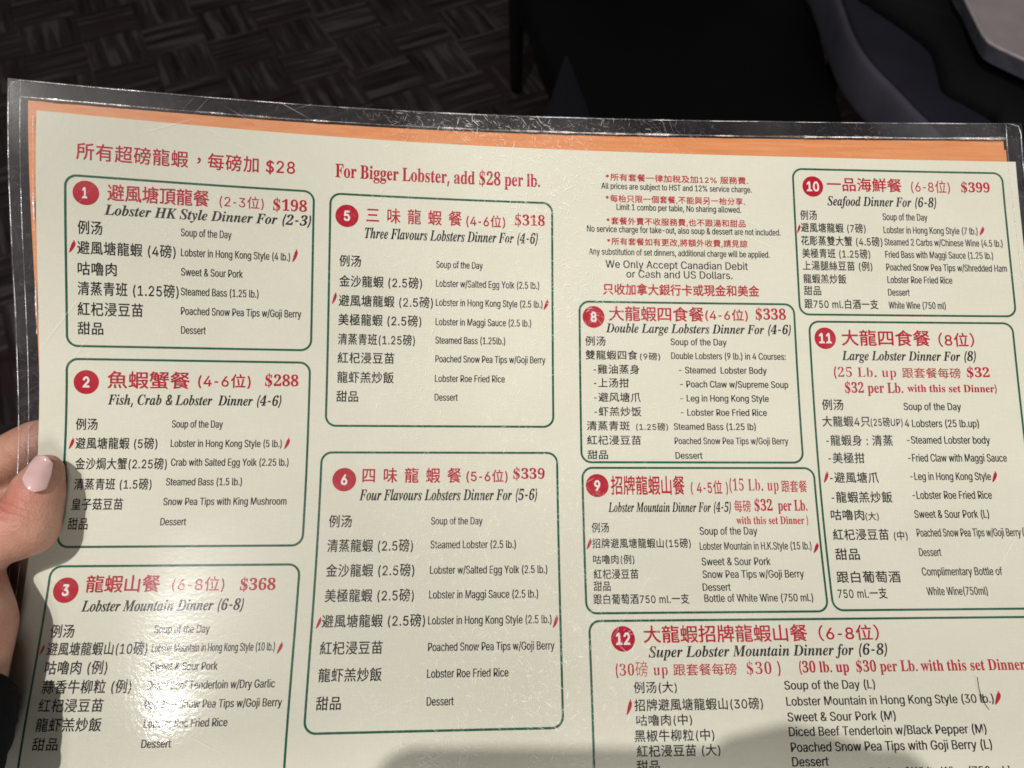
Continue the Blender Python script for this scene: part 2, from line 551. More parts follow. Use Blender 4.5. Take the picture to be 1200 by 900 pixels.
# style: (curve offset, kind, colour, tracking, offset for latin in han lines)
STYLES = {
    'ht': (0.030, 'han', 'red', 0.0), 'htw': (0.026, 'han', 'red', 0.45), 'hl': (0.010, 'han', 'red', 0.02),
    'hm': (0.030, 'han', 'red', 0.03), 'hr': (0.022, 'han', 'red', 0.03), 'hk': (0.010, 'han', 'red', 0.0),
    'hn': (0.030, 'han', 'red', 0.02), 'hn2': (0.042, 'han', 'red', 0.0), 'hb': (0.026, 'han', 'black', 0.03),
    'sr': (0.014, 'serif', 'red', 0.0), 'sl': (-0.008, 'serif', 'red', 0.04), 'si': (0.012, 'serifi', 'black', 0.0),
    'eb': (0.045, 'sans', 'black', 0.0), 'em': (0.024, 'sans', 'black', 0.0), 'num': (0.075, 'sans', 'white', 0.0),
}
# outlines of the plain sans letters: advance, then shapes (#) of an outer loop and its holes (|), points x,y
CAP = 356.0
SANS = {
 'a': (272, "112,-6 96,-5 80,-2 66,3 53,11 42,20 33,31 27,44 23,59 21,76 22,90 25,102 30,113 45,129 54,135 76,144 88,147 125,154 164,159 186,164 193,178 192,190 187,208 176,221 159,229 149,231 137,232 125,231 114,229 104,226 82,211 70,192 29,204 36,219 45,232 55,242 67,251 79,258 93,263 107,266 121,268 136,269 167,266 189,258 200,252 210,245 226,224 231,211 235,195 236,176 236,0 194,0 194,36 191,36 176,17 169,11 151,1 139,-3 126,-5|134,33 148,36 160,41 170,48 178,56 184,65 189,75 192,86 193,97 193,133 182,127 162,123 123,118 94,111 78,103 72,98 65,83 64,73 67,57 77,45 83,40 99,34 109,32"),
 'b': (297, "161,-6 145,-5 132,-2 111,8 96,22 83,41 78,41 78,0 37,0 37,356 80,356 80,223 83,223 96,242 103,249 120,261 131,265 145,268 160,269 182,267 201,262 219,252 235,240 248,224 259,205 267,183 272,159 273,132 272,105 267,81 259,59 248,40 235,24 219,11 201,2 182,-4|154,33 170,34 184,39 196,46 206,56 214,68 221,82 226,97 229,114 230,133 229,151 226,167 221,183 215,197 206,208 196,218 184,225 170,229 154,231 139,229 125,225 113,218 103,209 94,198 87,184 83,169 80,151 79,133 80,114 83,96 88,81 94,67 103,55 113,45 125,38 139,34"),
 'c': (277, "145,-6 122,-4 101,2 82,11 65,24 51,40 39,60 31,81 26,105 24,131 26,158 31,182 39,204 51,223 65,239 82,252 101,261 122,267 145,269 158,269 182,264 204,255 214,249 223,242 231,234 244,216 253,194 212,183 203,202 189,217 169,227 145,231 129,229 114,225 102,217 91,207 83,195 76,181 71,165 68,149 67,131 68,114 71,98 76,82 83,68 91,56 102,46 114,39 129,34 145,33 170,36 190,46 204,62 213,82 254,72 250,60 245,49 239,39 232,30 214,15 194,4 171,-3 158,-5"),
 'd': (297, "137,-6 115,-4 96,2 78,11 62,24 49,40 38,59 30,81 25,105 24,132 26,159 30,183 38,205 49,224 63,240 78,252 96,262 116,267 137,269 152,268 166,265 177,261 195,249 201,242 214,223 217,223 217,356 260,356 260,0 219,0 219,41 215,41 201,22 186,8 177,3 165,-2 152,-5|143,33 158,34 172,38 184,45 194,55 203,67 210,81 214,96 217,114 218,133 217,151 214,169 210,184 203,198 195,209 184,218 172,225 159,229 143,231 127,229 113,225 101,218 91,208 82,197 76,183 71,167 68,151 67,133 68,114 71,97 76,82 83,68 91,56 102,46 114,39 128,34"),
 'e': (283, "148,-6 124,-4 102,2 82,11 65,24 50,40 39,59 31,81 26,105 24,131 26,157 30,181 39,203 50,222 64,238 81,252 100,261 121,267 144,269 158,268 172,266 186,262 199,256 212,248 223,239 234,227 243,213 250,197 255,179 259,159 260,136 260,119 52,119 52,155 237,155 217,141 216,158 213,174 208,188 202,200 194,211 184,220 172,226 159,230 144,231 128,230 115,226 102,219 92,211 83,201 76,189 71,176 68,162 67,148 67,124 68,106 72,89 77,74 85,62 94,51 106,43 119,37 133,33 149,32 169,34 186,41 193,45 200,51 206,58 214,74 255,64 251,50 244,38 235,27 224,18 212,10 198,3 183,-2 166,-5"),
 'f': (178, "160,266 160,229 5,229 5,266#56,0 56,302 58,316 61,329 67,340 75,349 84,357 95,363 106,367 119,370 131,371 156,369 170,365 159,328 136,332 124,331 115,327 108,322 103,314 100,305 99,293 99,0"),
 'g': (298, "145,-105 126,-105 109,-102 94,-98 80,-92 68,-85 58,-77 41,-59 35,-49 71,-28 85,-46 91,-52 108,-62 118,-65 131,-67 145,-68 165,-66 183,-61 198,-53 209,-40 216,-24 218,-4 218,48 214,48 201,29 194,22 186,16 177,11 165,7 152,4 136,3 116,5 97,10 79,19 63,30 50,45 39,63 30,84 26,107 24,134 26,160 30,184 38,205 49,224 63,240 79,252 96,262 116,267 137,269 153,268 166,265 177,261 195,249 202,242 215,223 219,223 219,266 261,266 261,-6 259,-28 254,-47 245,-63 234,-76 220,-87 203,-95 185,-101 166,-104|143,41 159,43 172,46 184,53 195,61 203,72 210,85 215,100 218,116 219,135 218,153 215,170 210,185 203,198 195,209 185,219 173,225 159,229 143,231 128,229 114,225 102,218 91,209 83,197 76,184 71,169 68,152 67,135 68,117 71,101 76,86 83,73 91,62 102,53 114,47 128,43"),
 'h': (287, "80,159 80,0 37,0 37,356 80,356 80,201 72,201 81,223 93,241 106,253 122,262 140,267 159,269 176,268 192,264 207,258 219,249 230,238 239,225 245,208 249,190 250,168 250,0 207,0 207,165 205,184 200,200 191,213 179,223 164,228 147,230 123,227 103,216 95,208 88,198 84,186 81,173"),
 'i': (117, "37,0 37,266 80,266 80,0#59,310 51,311 38,318 33,324 30,331 29,338 30,346 38,358 44,363 51,366 59,367 66,366 73,363 80,358 85,352 88,338 85,324 80,318 66,311"),
 'j': (117, "37,266 80,266 80,-21 79,-37 76,-51 71,-63 64,-74 56,-83 45,-90 33,-96 19,-99 -7,-100 -7,-61 13,-60 22,-56 28,-50 33,-42 36,-32 37,-20#58,310 51,311 37,318 30,331 29,338 30,346 37,358 44,363 51,366 58,367 66,366 73,363 84,352 87,346 88,338 87,331 84,324 79,318 66,311"),
 'k': (266, "77,96 77,148 84,148 199,266 252,266 129,140 124,140#37,0 37,356 80,356 80,0#206,0 103,130 134,160 260,0"),
 'l': (132, "98,-2 79,0 63,5 52,14 43,26 38,41 37,59 37,356 80,356 80,58 84,44 94,37 102,36 119,38 126,2 113,-1"),
 'm': (427, "37,0 37,266 78,266 79,207 75,207 85,232 101,251 110,258 120,263 142,270 153,270 172,268 188,262 201,252 212,239 220,224 225,206 219,206 223,219 229,230 236,240 245,249 255,256 266,262 279,267 292,269 306,270 321,269 335,266 348,260 360,252 370,242 378,230 385,215 389,198 390,179 390,0 347,0 347,178 345,195 340,209 331,219 319,226 307,230 282,231 271,228 262,224 254,218 247,211 242,203 238,194 235,184 235,0 192,0 192,182 190,196 185,208 177,218 166,225 154,230 129,231 110,224 94,211 88,202 83,192 81,180 80,167 80,0"),
 'n': (287, "80,159 80,0 37,0 37,266 78,266 78,201 72,201 81,223 93,241 106,253 122,262 140,267 159,269 176,268 192,264 206,258 219,249 230,238 238,225 245,208 249,190 250,168 250,0 207,0 207,165 205,184 200,200 191,213 179,223 164,228 147,230 123,227 103,216 95,208 88,198 84,186 81,173"),
 'o': (291, "145,-6 122,-4 101,2 82,11 65,24 51,40 39,60 31,81 26,105 24,131 26,158 31,182 39,204 51,223 65,239 82,252 101,261 122,267 145,269 168,267 190,261 209,252 226,239 240,223 252,204 260,182 265,158 267,131 265,105 260,81 252,60 240,40 226,24 209,11 190,2 168,-4|145,33 162,34 177,39 189,46 200,56 208,68 215,82 220,98 223,114 223,149 220,165 215,181 208,195 200,207 189,217 177,225 162,229 145,231 129,229 114,225 102,217 91,207 83,195 76,181 71,165 68,149 67,131 68,114 71,98 76,82 83,68 91,56 102,46 114,39 129,34"),
 'p': (297, "37,-100 37,266 78,266 78,223 83,223 96,242 103,249 120,261 131,265 145,268 160,269 182,267 201,262 219,252 235,240 248,224 259,205 267,183 272,159 273,132 272,105 267,81 259,59 248,40 235,24 219,11 201,2 182,-4 161,-6 145,-5 132,-2 111,8 103,15 97,22 83,41 80,41 80,-100|154,33 170,34 184,39 196,46 206,56 214,68 221,82 226,97 229,114 230,133 229,151 226,167 221,183 215,197 206,208 196,218 184,225 170,229 154,231 139,229 125,225 113,218 103,209 94,198 87,184 83,169 80,151 79,133 80,114 83,96 88,81 94,67 103,55 113,45 125,38 139,34"),
 'q': (297, "260,-100 217,-100 217,41 214,41 201,22 186,8 177,3 165,-2 152,-5 137,-6 115,-4 96,2 78,11 62,24 49,40 38,59 30,81 25,105 24,132 26,159 30,183 38,205 49,224 63,240 78,252 96,262 116,267 137,269 152,268 166,265 177,261 195,249 201,242 215,223 219,223 219,266 260,266|143,33 158,34 172,38 184,45 194,55 203,67 210,81 214,96 217,114 218,133 217,151 214,169 210,184 203,198 195,209 184,218 172,225 159,229 143,231 127,229 113,225 101,218 91,208 82,197 76,183 71,167 68,151 67,133 68,114 71,97 76,82 83,68 91,56 102,46 114,39 128,34"),
 'r': (181, "37,0 37,266 78,266 78,225 81,225 87,237 96,248 107,257 120,264 134,268 170,269 170,226 145,228 133,227 122,225 111,220 102,214 94,207 83,189 81,178 80,166 80,0"),
 's': (255, "127,-6 110,-5 93,-2 79,2 65,9 53,17 43,27 35,38 29,51 25,66 66,75 70,61 77,50 87,42 98,36 112,33 127,32 144,33 159,37 171,44 180,52 186,61 188,72 187,81 178,95 170,101 148,109 104,119 82,126 64,135 51,146 41,159 35,174 33,192 34,206 38,220 46,232 55,243 67,252 81,259 96,265 113,268 131,269 148,268 164,265 178,261 190,254 200,247 217,227 227,203 188,194 184,204 178,213 170,221 160,228 147,231 131,233 116,232 103,228 92,222 83,214 78,205 76,194 77,185 81,177 87,170 95,165 106,160 120,156 161,147 183,140 201,131 214,120 224,107 230,92 232,75 230,60 226,46 219,33 209,22 196,12 182,5 165,-1 147,-5"),
 't': (159, "143,266 143,229 5,229 5,266#45,330 88,330 88,68 91,49 95,43 101,38 119,35 141,38 149,1 134,-2 118,-3 97,-1 79,5 64,15 54,28 48,45 45,65"),
 'u': (287, "128,-4 110,-2 95,1 80,8 68,16 57,27 48,41 42,57 38,76 37,97 37,266 80,266 80,101 81,82 87,66 96,52 108,43 123,37 140,35 152,36 164,39 174,43 184,50 192,58 198,68 203,79 206,92 207,107 207,266 250,266 250,0 209,0 209,64 215,64 206,42 194,25 180,12 164,3 147,-2"),
 'v': (272, "114,0 12,266 59,266 116,109 131,61 144,15 129,15 142,61 157,109 213,266 260,266 158,0"),
 'w': (397, "96,0 16,266 61,266 108,96 123,29 115,29 130,94 144,150 176,266 222,266 253,150 267,95 282,29 274,29 289,95 304,150 336,266 381,266 301,0 258,0 223,120 213,157 203,196 194,236 203,236 194,196 184,157 174,120 139,0"),
 'x': (265, "15,0 120,153 120,120 20,266 70,266 103,214 125,177 145,144 123,144 163,214 197,266 246,266 146,118 146,150 250,0 201,0 162,60 140,95 121,127 143,127 125,95 104,60 64,0"),
 'y': (272, "33,-97 43,-60 50,-61 73,-62 85,-57 91,-52 101,-36 114,-1 12,266 59,266 116,109 131,61 144,15 129,15 142,61 157,109 214,266 260,266 143,-41 131,-65 124,-75 116,-83 107,-90 98,-95 87,-99 76,-101 64,-102 45,-100"),
 'z': (266, "29,0 29,32 178,224 178,226 33,226 33,266 233,266 233,232 88,42 88,39 237,39 237,0"),
 'A': (336, "11,0 141,356 193,356 324,0 277,0 201,212 185,260 163,335 172,335 149,260 133,212 60,0#77,99 77,139 259,139 259,99"),
 'B': (319, "42,0 42,356 169,356 192,355 212,350 230,343 245,334 257,323 267,309 273,295 277,279 279,262 278,247 275,235 271,224 265,215 258,207 249,200 231,190 220,187 220,184 232,182 243,178 254,172 265,164 274,154 282,142 288,128 291,113 293,95 291,78 287,62 280,47 270,33 257,22 241,13 222,6 199,1 173,0|87,40 171,40 196,42 216,47 231,56 241,67 247,81 249,96 248,107 245,118 240,129 233,138 224,146 214,153 202,158 189,161 174,162 87,162|87,200 167,200 191,203 202,207 211,213 219,220 226,228 231,238 234,249 235,260 233,275 228,289 219,300 206,309 189,314 168,316 87,316"),
 'C': (357, "187,-5 158,-2 130,5 105,17 83,34 64,55 49,81 37,110 30,142 28,178 30,214 37,246 49,275 64,300 83,322 105,339 130,351 158,358 187,361 205,360 222,357 238,353 254,347 268,339 281,330 294,319 304,307 313,293 321,278 327,261 331,244 286,244 283,256 273,276 266,285 250,300 241,306 231,311 210,317 199,319 187,319 166,317 147,312 128,303 112,290 99,274 87,255 79,232 74,207 72,178 74,149 79,124 88,101 99,82 113,66 129,53 147,44 166,39 187,37 210,39 221,42 241,51 250,56 266,71 273,80 283,101 286,112 331,112 327,95 321,78 314,63 294,37 282,27 268,17 254,9 238,3 222,-1 205,-4"),
 'D': (352, "153,0 67,0 67,40 150,40 178,42 202,47 222,57 240,69 254,85 265,104 273,126 278,151 279,179 278,206 273,230 265,252 255,271 241,287 224,300 204,309 181,314 155,316 65,316 65,356 158,356 191,354 220,347 247,335 269,319 288,298 303,274 314,246 321,214 323,179 321,143 314,111 303,83 288,58 269,38 245,22 218,10 188,2#87,356 87,0 42,0 42,356"),
 'E': (293, "42,0 42,356 261,356 261,316 87,316 87,200 249,200 249,160 87,160 87,40 263,40 263,0"),
 'F': (287, "42,0 42,356 258,356 258,316 87,316 87,195 242,195 242,155 87,155 87,0"),
 'G': (364, "188,-5 158,-2 130,5 105,18 82,35 64,56 48,81 37,110 30,142 28,178 30,214 37,246 48,275 64,300 82,322 104,339 129,351 156,358 185,361 204,360 221,357 238,353 254,346 269,338 282,328 294,317 305,305 314,291 322,277 328,261 332,244 286,244 277,266 265,284 249,299 231,310 221,314 210,317 186,319 165,317 146,312 128,303 112,290 99,274 87,255 79,232 74,207 72,178 74,149 79,124 88,101 99,82 113,66 129,54 147,44 167,39 188,37 207,38 225,43 241,50 256,60 268,72 277,86 285,103 289,121 290,142 304,139 198,139 198,179 335,179 335,140 332,112 326,87 316,64 301,44 284,27 264,13 241,3 215,-3"),
 'H': (362, "42,0 42,356 87,356 87,202 275,202 275,356 320,356 320,0 275,0 275,162 87,162 87,0"),
 'I': (210, "22,0 22,40 83,40 83,316 22,316 22,356 189,356 189,316 128,316 128,40 189,40 189,0"),
 'J': (277, "130,-5 100,-2 75,8 53,23 36,44 26,70 23,102 23,121 68,121 68,102 70,82 76,65 85,52 97,42 112,37 130,35 147,37 161,42 174,52 183,65 188,82 190,102 190,356 235,356 235,102 232,70 222,44 206,23 184,8 159,-2"),
 'K': (327, "73,102 73,151 97,183 122,212 148,241 255,356 314,356 162,193 159,193#42,0 42,356 87,356 87,0#260,0 131,181 160,217 314,0"),
 'L': (275, "42,0 42,356 87,356 87,40 253,40 253,0"),
 'M': (440, "42,0 42,356 106,356 194,131 201,111 218,59 225,34 215,34 222,58 231,85 239,111 247,131 333,356 397,356 397,0 353,0 353,229 354,258 354,289 355,320 359,320 337,254 327,225 319,204 239,0 200,0 119,204 111,225 90,285 78,320 83,320 85,260 85,0"),
 'N': (366, "42,0 42,356 95,356 254,106 271,75 290,38 283,38 280,76 279,110 279,356 324,356 324,0 271,0 141,203 124,231 104,267 75,316 83,318 86,269 87,230 87,0"),
 'O': (373, "187,-5 157,-2 130,5 105,17 83,34 64,55 49,81 37,110 30,142 28,178 30,214 37,246 49,275 64,300 83,322 105,339 130,351 157,358 187,361 216,358 244,351 269,339 291,322 309,300 325,275 336,246 343,214 345,178 343,142 336,110 325,81 309,55 291,34 269,17 244,5 216,-2|187,37 207,39 227,44 245,53 261,66 274,82 286,101 294,123 299,149 301,178 299,207 294,233 286,255 274,275 261,290 245,303 227,312 207,317 187,319 166,317 147,312 129,303 113,290 99,274 88,255 79,232 74,207 72,178 74,149 79,123 88,101 99,82 113,66 129,53 147,44 166,39"),
 'P': (311, "42,0 42,356 165,356 190,354 213,349 233,341 249,330 262,317 273,301 280,283 285,264 286,243 285,223 280,204 273,186 262,170 249,156 233,145 213,137 190,132 165,130 76,130 76,170 163,170 180,171 195,174 208,179 218,186 227,195 238,217 240,230 241,243 240,257 238,270 233,281 227,291 218,300 208,307 195,312 180,315 163,316 87,316 87,0"),
 'Q': (373, "172,111 219,111 259,59 269,45 328,-33 281,-33 242,19#187,-5 157,-2 130,5 105,17 83,34 64,55 49,81 37,110 30,142 28,178 30,214 37,246 49,275 64,300 83,322 105,339 130,351 157,358 187,361 216,358 244,351 269,339 291,322 309,300 325,275 336,246 343,214 345,178 343,142 336,110 325,81 309,55 291,34 269,17 244,5 216,-2|187,37 207,39 227,44 245,53 261,66 274,82 286,101 294,123 299,149 301,178 299,207 294,233 286,255 274,275 261,290 245,303 227,312 207,317 187,319 166,317 147,312 129,303 113,290 99,274 88,255 79,232 74,207 72,178 74,149 79,123 88,101 99,82 113,66 129,53 147,44 166,39"),
 'R': (314, "42,0 42,356 165,356 191,355 214,350 233,342 250,331 263,318 273,303 281,286 285,267 287,246 285,226 281,207 273,190 263,175 249,162 233,152 213,144 191,140 165,138 67,138 67,179 181,179 196,182 208,187 219,193 227,201 234,210 238,221 241,233 242,246 241,260 238,272 234,283 227,293 219,301 208,308 196,313 180,315 163,316 87,316 87,0#247,0 161,160 212,160 299,0"),
 'S': (313, "157,-6 132,-5 109,-1 89,6 72,16 57,28 45,42 36,58 30,76 27,96 73,96 75,83 80,71 86,61 95,53 105,46 129,37 143,35 157,34 172,35 187,38 200,42 212,48 222,55 231,64 237,74 241,85 242,98 241,108 238,117 232,125 225,132 217,138 207,143 171,156 129,168 101,177 79,188 60,202 47,219 39,238 36,261 38,280 43,298 52,313 65,327 79,339 96,348 116,355 136,359 159,361 182,359 202,355 221,348 238,339 252,328 264,314 273,299 278,282 281,265 236,265 232,281 224,295 212,306 196,314 178,319 157,321 143,320 129,318 106,308 97,301 90,293 85,284 82,274 81,263 82,252 85,242 92,233 109,221 119,216 149,205 185,195 218,184 230,179 241,173 261,158 269,149 276,138 282,126 285,112 286,97 284,78 279,61 271,44 259,30 244,18 226,7 206,0 182,-5"),
 'T': (314, "22,316 22,356 292,356 292,316 180,316 180,0 135,0 135,316"),
 'U': (362, "181,-6 154,-4 130,2 108,11 88,23 72,38 59,56 50,76 44,98 42,121 42,356 87,356 87,125 88,108 92,93 98,79 107,67 118,56 131,48 146,41 163,37 181,36 200,37 217,41 231,48 244,56 255,67 264,79 270,93 274,108 275,125 275,356 320,356 320,121 318,98 312,76 303,56 290,38 274,23 254,11 232,2 208,-4"),
 'V': (336, "143,0 11,356 59,356 135,144 151,96 174,22 164,22 187,97 203,144 276,356 324,356 195,0"),
 'W': (480, "109,0 11,356 58,356 123,102 131,65 138,28 132,28 148,102 157,137 214,356 266,356 323,137 332,102 348,28 342,28 349,65 357,102 422,356 469,356 371,0 319,0 257,226 246,274 235,332 245,332 234,276 222,226 161,0"),
 'X': (332, "13,0 152,199 152,165 21,356 73,356 125,280 143,253 156,230 170,204 163,204 176,230 190,253 209,280 261,356 312,356 181,167 181,201 319,0 267,0 188,116 175,137 161,162 171,162 158,138 144,116 127,91 64,0"),
 'Y': (330, "142,0 142,146 11,356 64,356 135,241 156,204 175,161 157,161 176,205 196,241 267,356 319,356 188,146 188,0"),
 'Z': (307, "29,0 29,33 191,270 214,301 239,333 244,318 156,316 28,316 28,356 278,356 278,323 118,90 94,56 68,23 63,38 106,40 280,40 280,0"),
 '0': (317, "159,-5 134,-2 111,5 91,17 74,33 59,54 48,79 40,108 35,141 33,178 35,214 40,247 48,276 60,302 74,322 91,339 111,351 134,358 159,361 184,358 206,351 226,339 243,322 258,302 269,276 277,247 282,214 284,178 282,141 277,108 269,79 258,54 243,33 226,17 206,5 184,-2|159,35 175,37 190,42 203,52 214,65 224,81 231,101 236,123 240,149 241,178 240,207 236,233 231,255 224,275 214,292 203,305 190,314 175,320 159,322 142,320 127,314 114,305 103,292 94,275 86,255 81,233 78,207 76,178 78,149 81,123 86,101 94,81 103,65 114,52 127,42 142,37"),
 '1': (317, "54,0 54,38 274,38 274,0#193,356 193,0 149,0 149,314 147,314 60,250 60,299 139,356"),
 '2': (317, "45,0 45,33 164,160 198,198 206,208 217,229 221,239 224,260 223,272 220,283 215,293 209,302 201,309 181,318 169,321 157,322 143,321 131,318 111,307 103,299 97,289 93,279 90,267 89,253 46,253 47,274 52,293 60,310 71,325 84,337 100,347 118,355 137,359 157,361 178,359 197,355 214,348 229,338 242,326 253,312 260,296 265,279 267,261 266,248 264,235 260,222 246,196 235,181 206,146 107,42 107,40 272,40 272,0"),
 '3': (317, "152,-5 131,-3 112,0 93,7 76,16 61,27 49,40 40,56 33,73 31,92 76,92 83,70 89,61 96,53 116,41 127,38 140,36 153,35 167,36 180,38 193,43 203,48 213,56 220,65 226,76 229,88 230,101 229,114 226,126 221,137 214,147 204,156 192,163 178,169 161,172 141,173 110,173 110,209 201,314 201,316 49,316 49,356 261,356 261,322 148,195 148,202 173,203 196,200 216,193 233,183 248,171 260,156 268,139 273,121 275,101 273,81 268,63 259,46 247,31 233,19 216,9 197,1 176,-3"),
 '4': (317, "28,74 28,111 173,356 217,356 76,116 76,114 289,114 289,74#197,0 197,222 240,222 240,0"),
 '5': (317, "155,-5 134,-3 115,1 98,8 82,17 69,29 58,42 50,57 44,74 42,91 86,91 87,81 91,71 97,62 104,54 121,42 132,38 143,36 155,35 169,36 182,39 193,45 204,53 213,62 220,73 225,85 228,99 229,114 228,128 225,142 220,155 212,166 203,176 192,183 180,189 167,193 152,194 129,191 117,188 97,178 90,172 47,177 67,356 256,356 256,316 105,316 94,211 113,223 136,231 148,233 176,233 191,230 206,225 219,218 231,210 241,200 251,188 259,176 265,162 270,147 273,131 274,114 272,92 267,72 258,53 247,36 233,22 216,11 197,2 177,-3"),
 '6': (317, "158,-5 137,-3 118,2 100,10 84,22 70,36 59,52 51,71 46,91 44,113 46,131 49,149 56,167 65,188 79,211 96,238 177,356 225,356 106,183 102,183 116,201 137,215 146,218 164,220 185,218 204,214 221,206 236,196 249,183 259,168 266,150 271,131 272,110 271,89 266,69 257,51 246,35 233,21 217,10 199,2 180,-3|158,34 172,35 184,38 195,44 205,51 213,60 220,71 225,83 228,96 229,110 228,124 225,137 220,149 213,160 205,169 195,176 184,181 172,185 158,186 145,185 133,181 122,176 112,169 103,160 97,150 92,138 88,125 87,111 88,96 92,83 97,71 103,60 112,51 122,44 133,38 145,35"),
 '7': (317, "68,0 226,314 226,316 43,316 43,356 273,356 273,314 115,0"),
 '8': (317, "158,-5 135,-3 114,1 95,8 78,18 64,29 52,43 43,59 38,76 36,95 37,109 40,123 52,149 71,169 82,176 94,182 107,185 107,187 90,193 77,202 65,215 56,231 51,248 49,266 51,284 55,300 63,315 74,328 87,339 102,349 119,355 138,360 158,361 179,360 197,355 214,349 229,339 242,328 253,315 261,300 266,284 267,266 265,248 260,231 252,216 240,203 226,193 210,187 210,185 223,182 235,176 246,169 256,159 264,149 271,137 276,123 280,109 281,95 279,76 274,59 265,43 253,29 239,18 222,8 203,1 181,-3|158,34 174,35 187,38 199,42 210,48 219,55 226,64 231,74 235,85 236,97 235,110 226,132 218,141 209,149 198,156 186,161 173,164 158,165 144,164 131,161 118,156 98,141 91,132 85,121 82,110 81,97 82,85 85,74 90,64 97,55 106,48 117,42 129,38 143,35|171,203 182,206 192,210 201,216 209,223 215,231 220,241 223,251 223,274 220,285 215,294 209,302 202,309 193,315 182,319 171,321 158,322 134,319 124,315 115,309 107,302 101,294 97,285 94,274 93,263 94,251 101,231 107,223 115,216 124,210 146,203"),
 '9': (317, "158,361 180,359 199,354 217,346 233,334 246,321 258,304 266,285 271,265 272,243 271,225 267,207 261,189 251,168 238,145 221,118 140,0 91,0 211,173 215,173 201,155 180,141 171,138 152,136 132,138 113,142 96,150 81,160 68,173 58,188 51,206 46,225 44,246 46,268 51,287 59,305 70,321 84,335 100,346 118,354 137,359|158,322 145,321 133,318 122,312 112,305 104,296 97,285 92,273 89,260 88,246 89,232 92,219 97,207 104,196 112,187 122,180 133,175 145,171 158,170 172,171 184,175 195,180 205,187 213,196 220,206 225,218 228,231 229,245 228,260 225,273 220,285 213,296 205,305 195,312 184,318 172,321"),
 '.': (131, "67,-3 58,-2 51,1 44,6 39,13 36,20 35,29 36,37 39,45 51,57 58,60 67,61 75,60 83,57 95,45 98,37 99,29 98,20 95,13 83,1 75,-2"),
 ',': (131, "26,-84 47,50 96,50 59,-84"),
 '&': (313, "138,-5 115,-3 95,1 77,8 61,18 48,30 38,43 30,59 25,75 24,93 25,108 28,121 33,133 40,144 59,164 98,195 151,235 166,247 178,262 183,283 182,294 178,303 172,312 163,318 153,321 141,323 118,317 102,302 98,295 96,287 96,271 98,262 102,254 118,229 143,199 306,0 255,0 120,162 75,217 61,241 57,253 54,266 53,279 54,294 58,308 64,321 72,332 82,341 94,349 108,355 123,358 140,359 157,358 172,355 186,349 198,342 208,332 216,322 222,310 225,297 227,283 224,263 221,253 211,236 204,227 179,205 108,152 95,142 84,132 77,122 72,113 69,102 68,92 69,81 76,61 83,53 91,46 100,40 122,33 149,33 163,36 176,41 188,48 200,57 211,67 220,78 229,91 235,106 240,122 243,139 244,157 285,157 284,136 282,117 278,101 266,75 260,65 242,43 221,21 206,12 190,5 172,-1 155,-4"),
 '(': (191, "62,145 63,171 66,198 70,227 76,255 92,309 102,334 112,357 124,377 165,377 143,326 125,273 113,219 109,193 107,169 106,145 107,123 109,102 112,80 117,58 124,35 132,11 141,-13 152,-40 165,-67 124,-67 105,-33 90,3 78,38 69,74 64,109"),
 ')': (191, "26,-67 51,-13 68,36 74,59 79,81 83,103 85,124 85,169 82,193 78,219 73,246 66,273 58,300 38,352 26,377 68,377 79,357 90,334 99,309 108,282 115,255 121,226 125,198 128,171 129,145 127,109 122,73 113,37 101,2 86,-33 68,-67"),
 '/': (174, "164,373 50,-54 10,-54 125,373"),
 '-': (317, "236,171 236,131 80,131 80,171"),
 ':': (131, "67,-3 58,-2 51,1 44,6 39,13 36,20 35,29 36,37 39,45 51,57 58,60 67,61 75,60 83,57 95,45 98,37 99,29 98,20 95,13 83,1 75,-2#67,190 58,191 51,194 44,199 39,205 36,213 35,221 36,230 39,237 44,244 51,249 58,252 67,253 75,252 83,249 95,237 98,230 99,221 98,213 95,205 83,194 75,191"),
 '%': (473, "123,198 108,199 96,202 84,208 75,215 67,224 60,235 56,246 53,258 52,271 52,289 53,302 56,314 61,325 67,335 75,344 85,352 96,357 109,361 123,362 137,361 150,357 161,352 171,344 179,335 185,325 189,314 192,302 193,289 193,271 192,258 189,246 185,235 178,224 171,215 161,208 150,202 137,199|123,229 134,231 142,235 149,242 153,251 156,271 156,289 153,309 149,318 143,325 134,329 123,331 112,329 103,325 97,318 92,309 89,289 89,271 92,251 97,242 103,235 112,231#351,-7 336,-6 312,3 295,19 288,30 284,41 281,54 280,67 280,84 281,97 284,109 289,121 295,131 303,140 313,147 324,153 337,156 351,157 365,156 378,153 389,147 399,140 407,131 413,121 420,97 421,84 421,67 420,54 417,41 406,19 389,3 378,-2 365,-6|351,24 362,26 370,30 377,37 381,46 384,67 384,84 383,95 381,104 377,113 371,121 362,125 351,126 340,125 331,121 325,113 320,104 318,95 317,84 317,67 320,46 325,37 331,30 340,26#93,0 337,356 378,356 133,0"),
 '*': (317, "141,156 144,232 80,191 63,221 130,256 63,291 80,321 144,280 141,356 175,356 172,280 236,321 253,291 186,256 253,221 236,191 172,232 175,156"),
}


_txt = bpy.data.curves.new('lettering', 'FONT')
_txt.resolution_u = 3
_txo = bpy.data.objects.new('lettering', _txt)
COL.objects.link(_txo)
_dg = bpy.context.evaluated_depsgraph_get()
_cache = {}


def _mesh_of(body, off):
    _txt.body = body
    _txt.offset = off
    _dg.update()
    ev = _txo.evaluated_get(_dg)
    me = ev.to_mesh()
    n = len(me.vertices)
    co = np.empty(n * 3)
    me.vertices.foreach_get('co', co)
    co = co.reshape(-1, 3)[:, :2].copy()
    fs = [tuple(p.vertices) for p in me.polygons]
    ev.to_mesh_clear()
    return co, fs


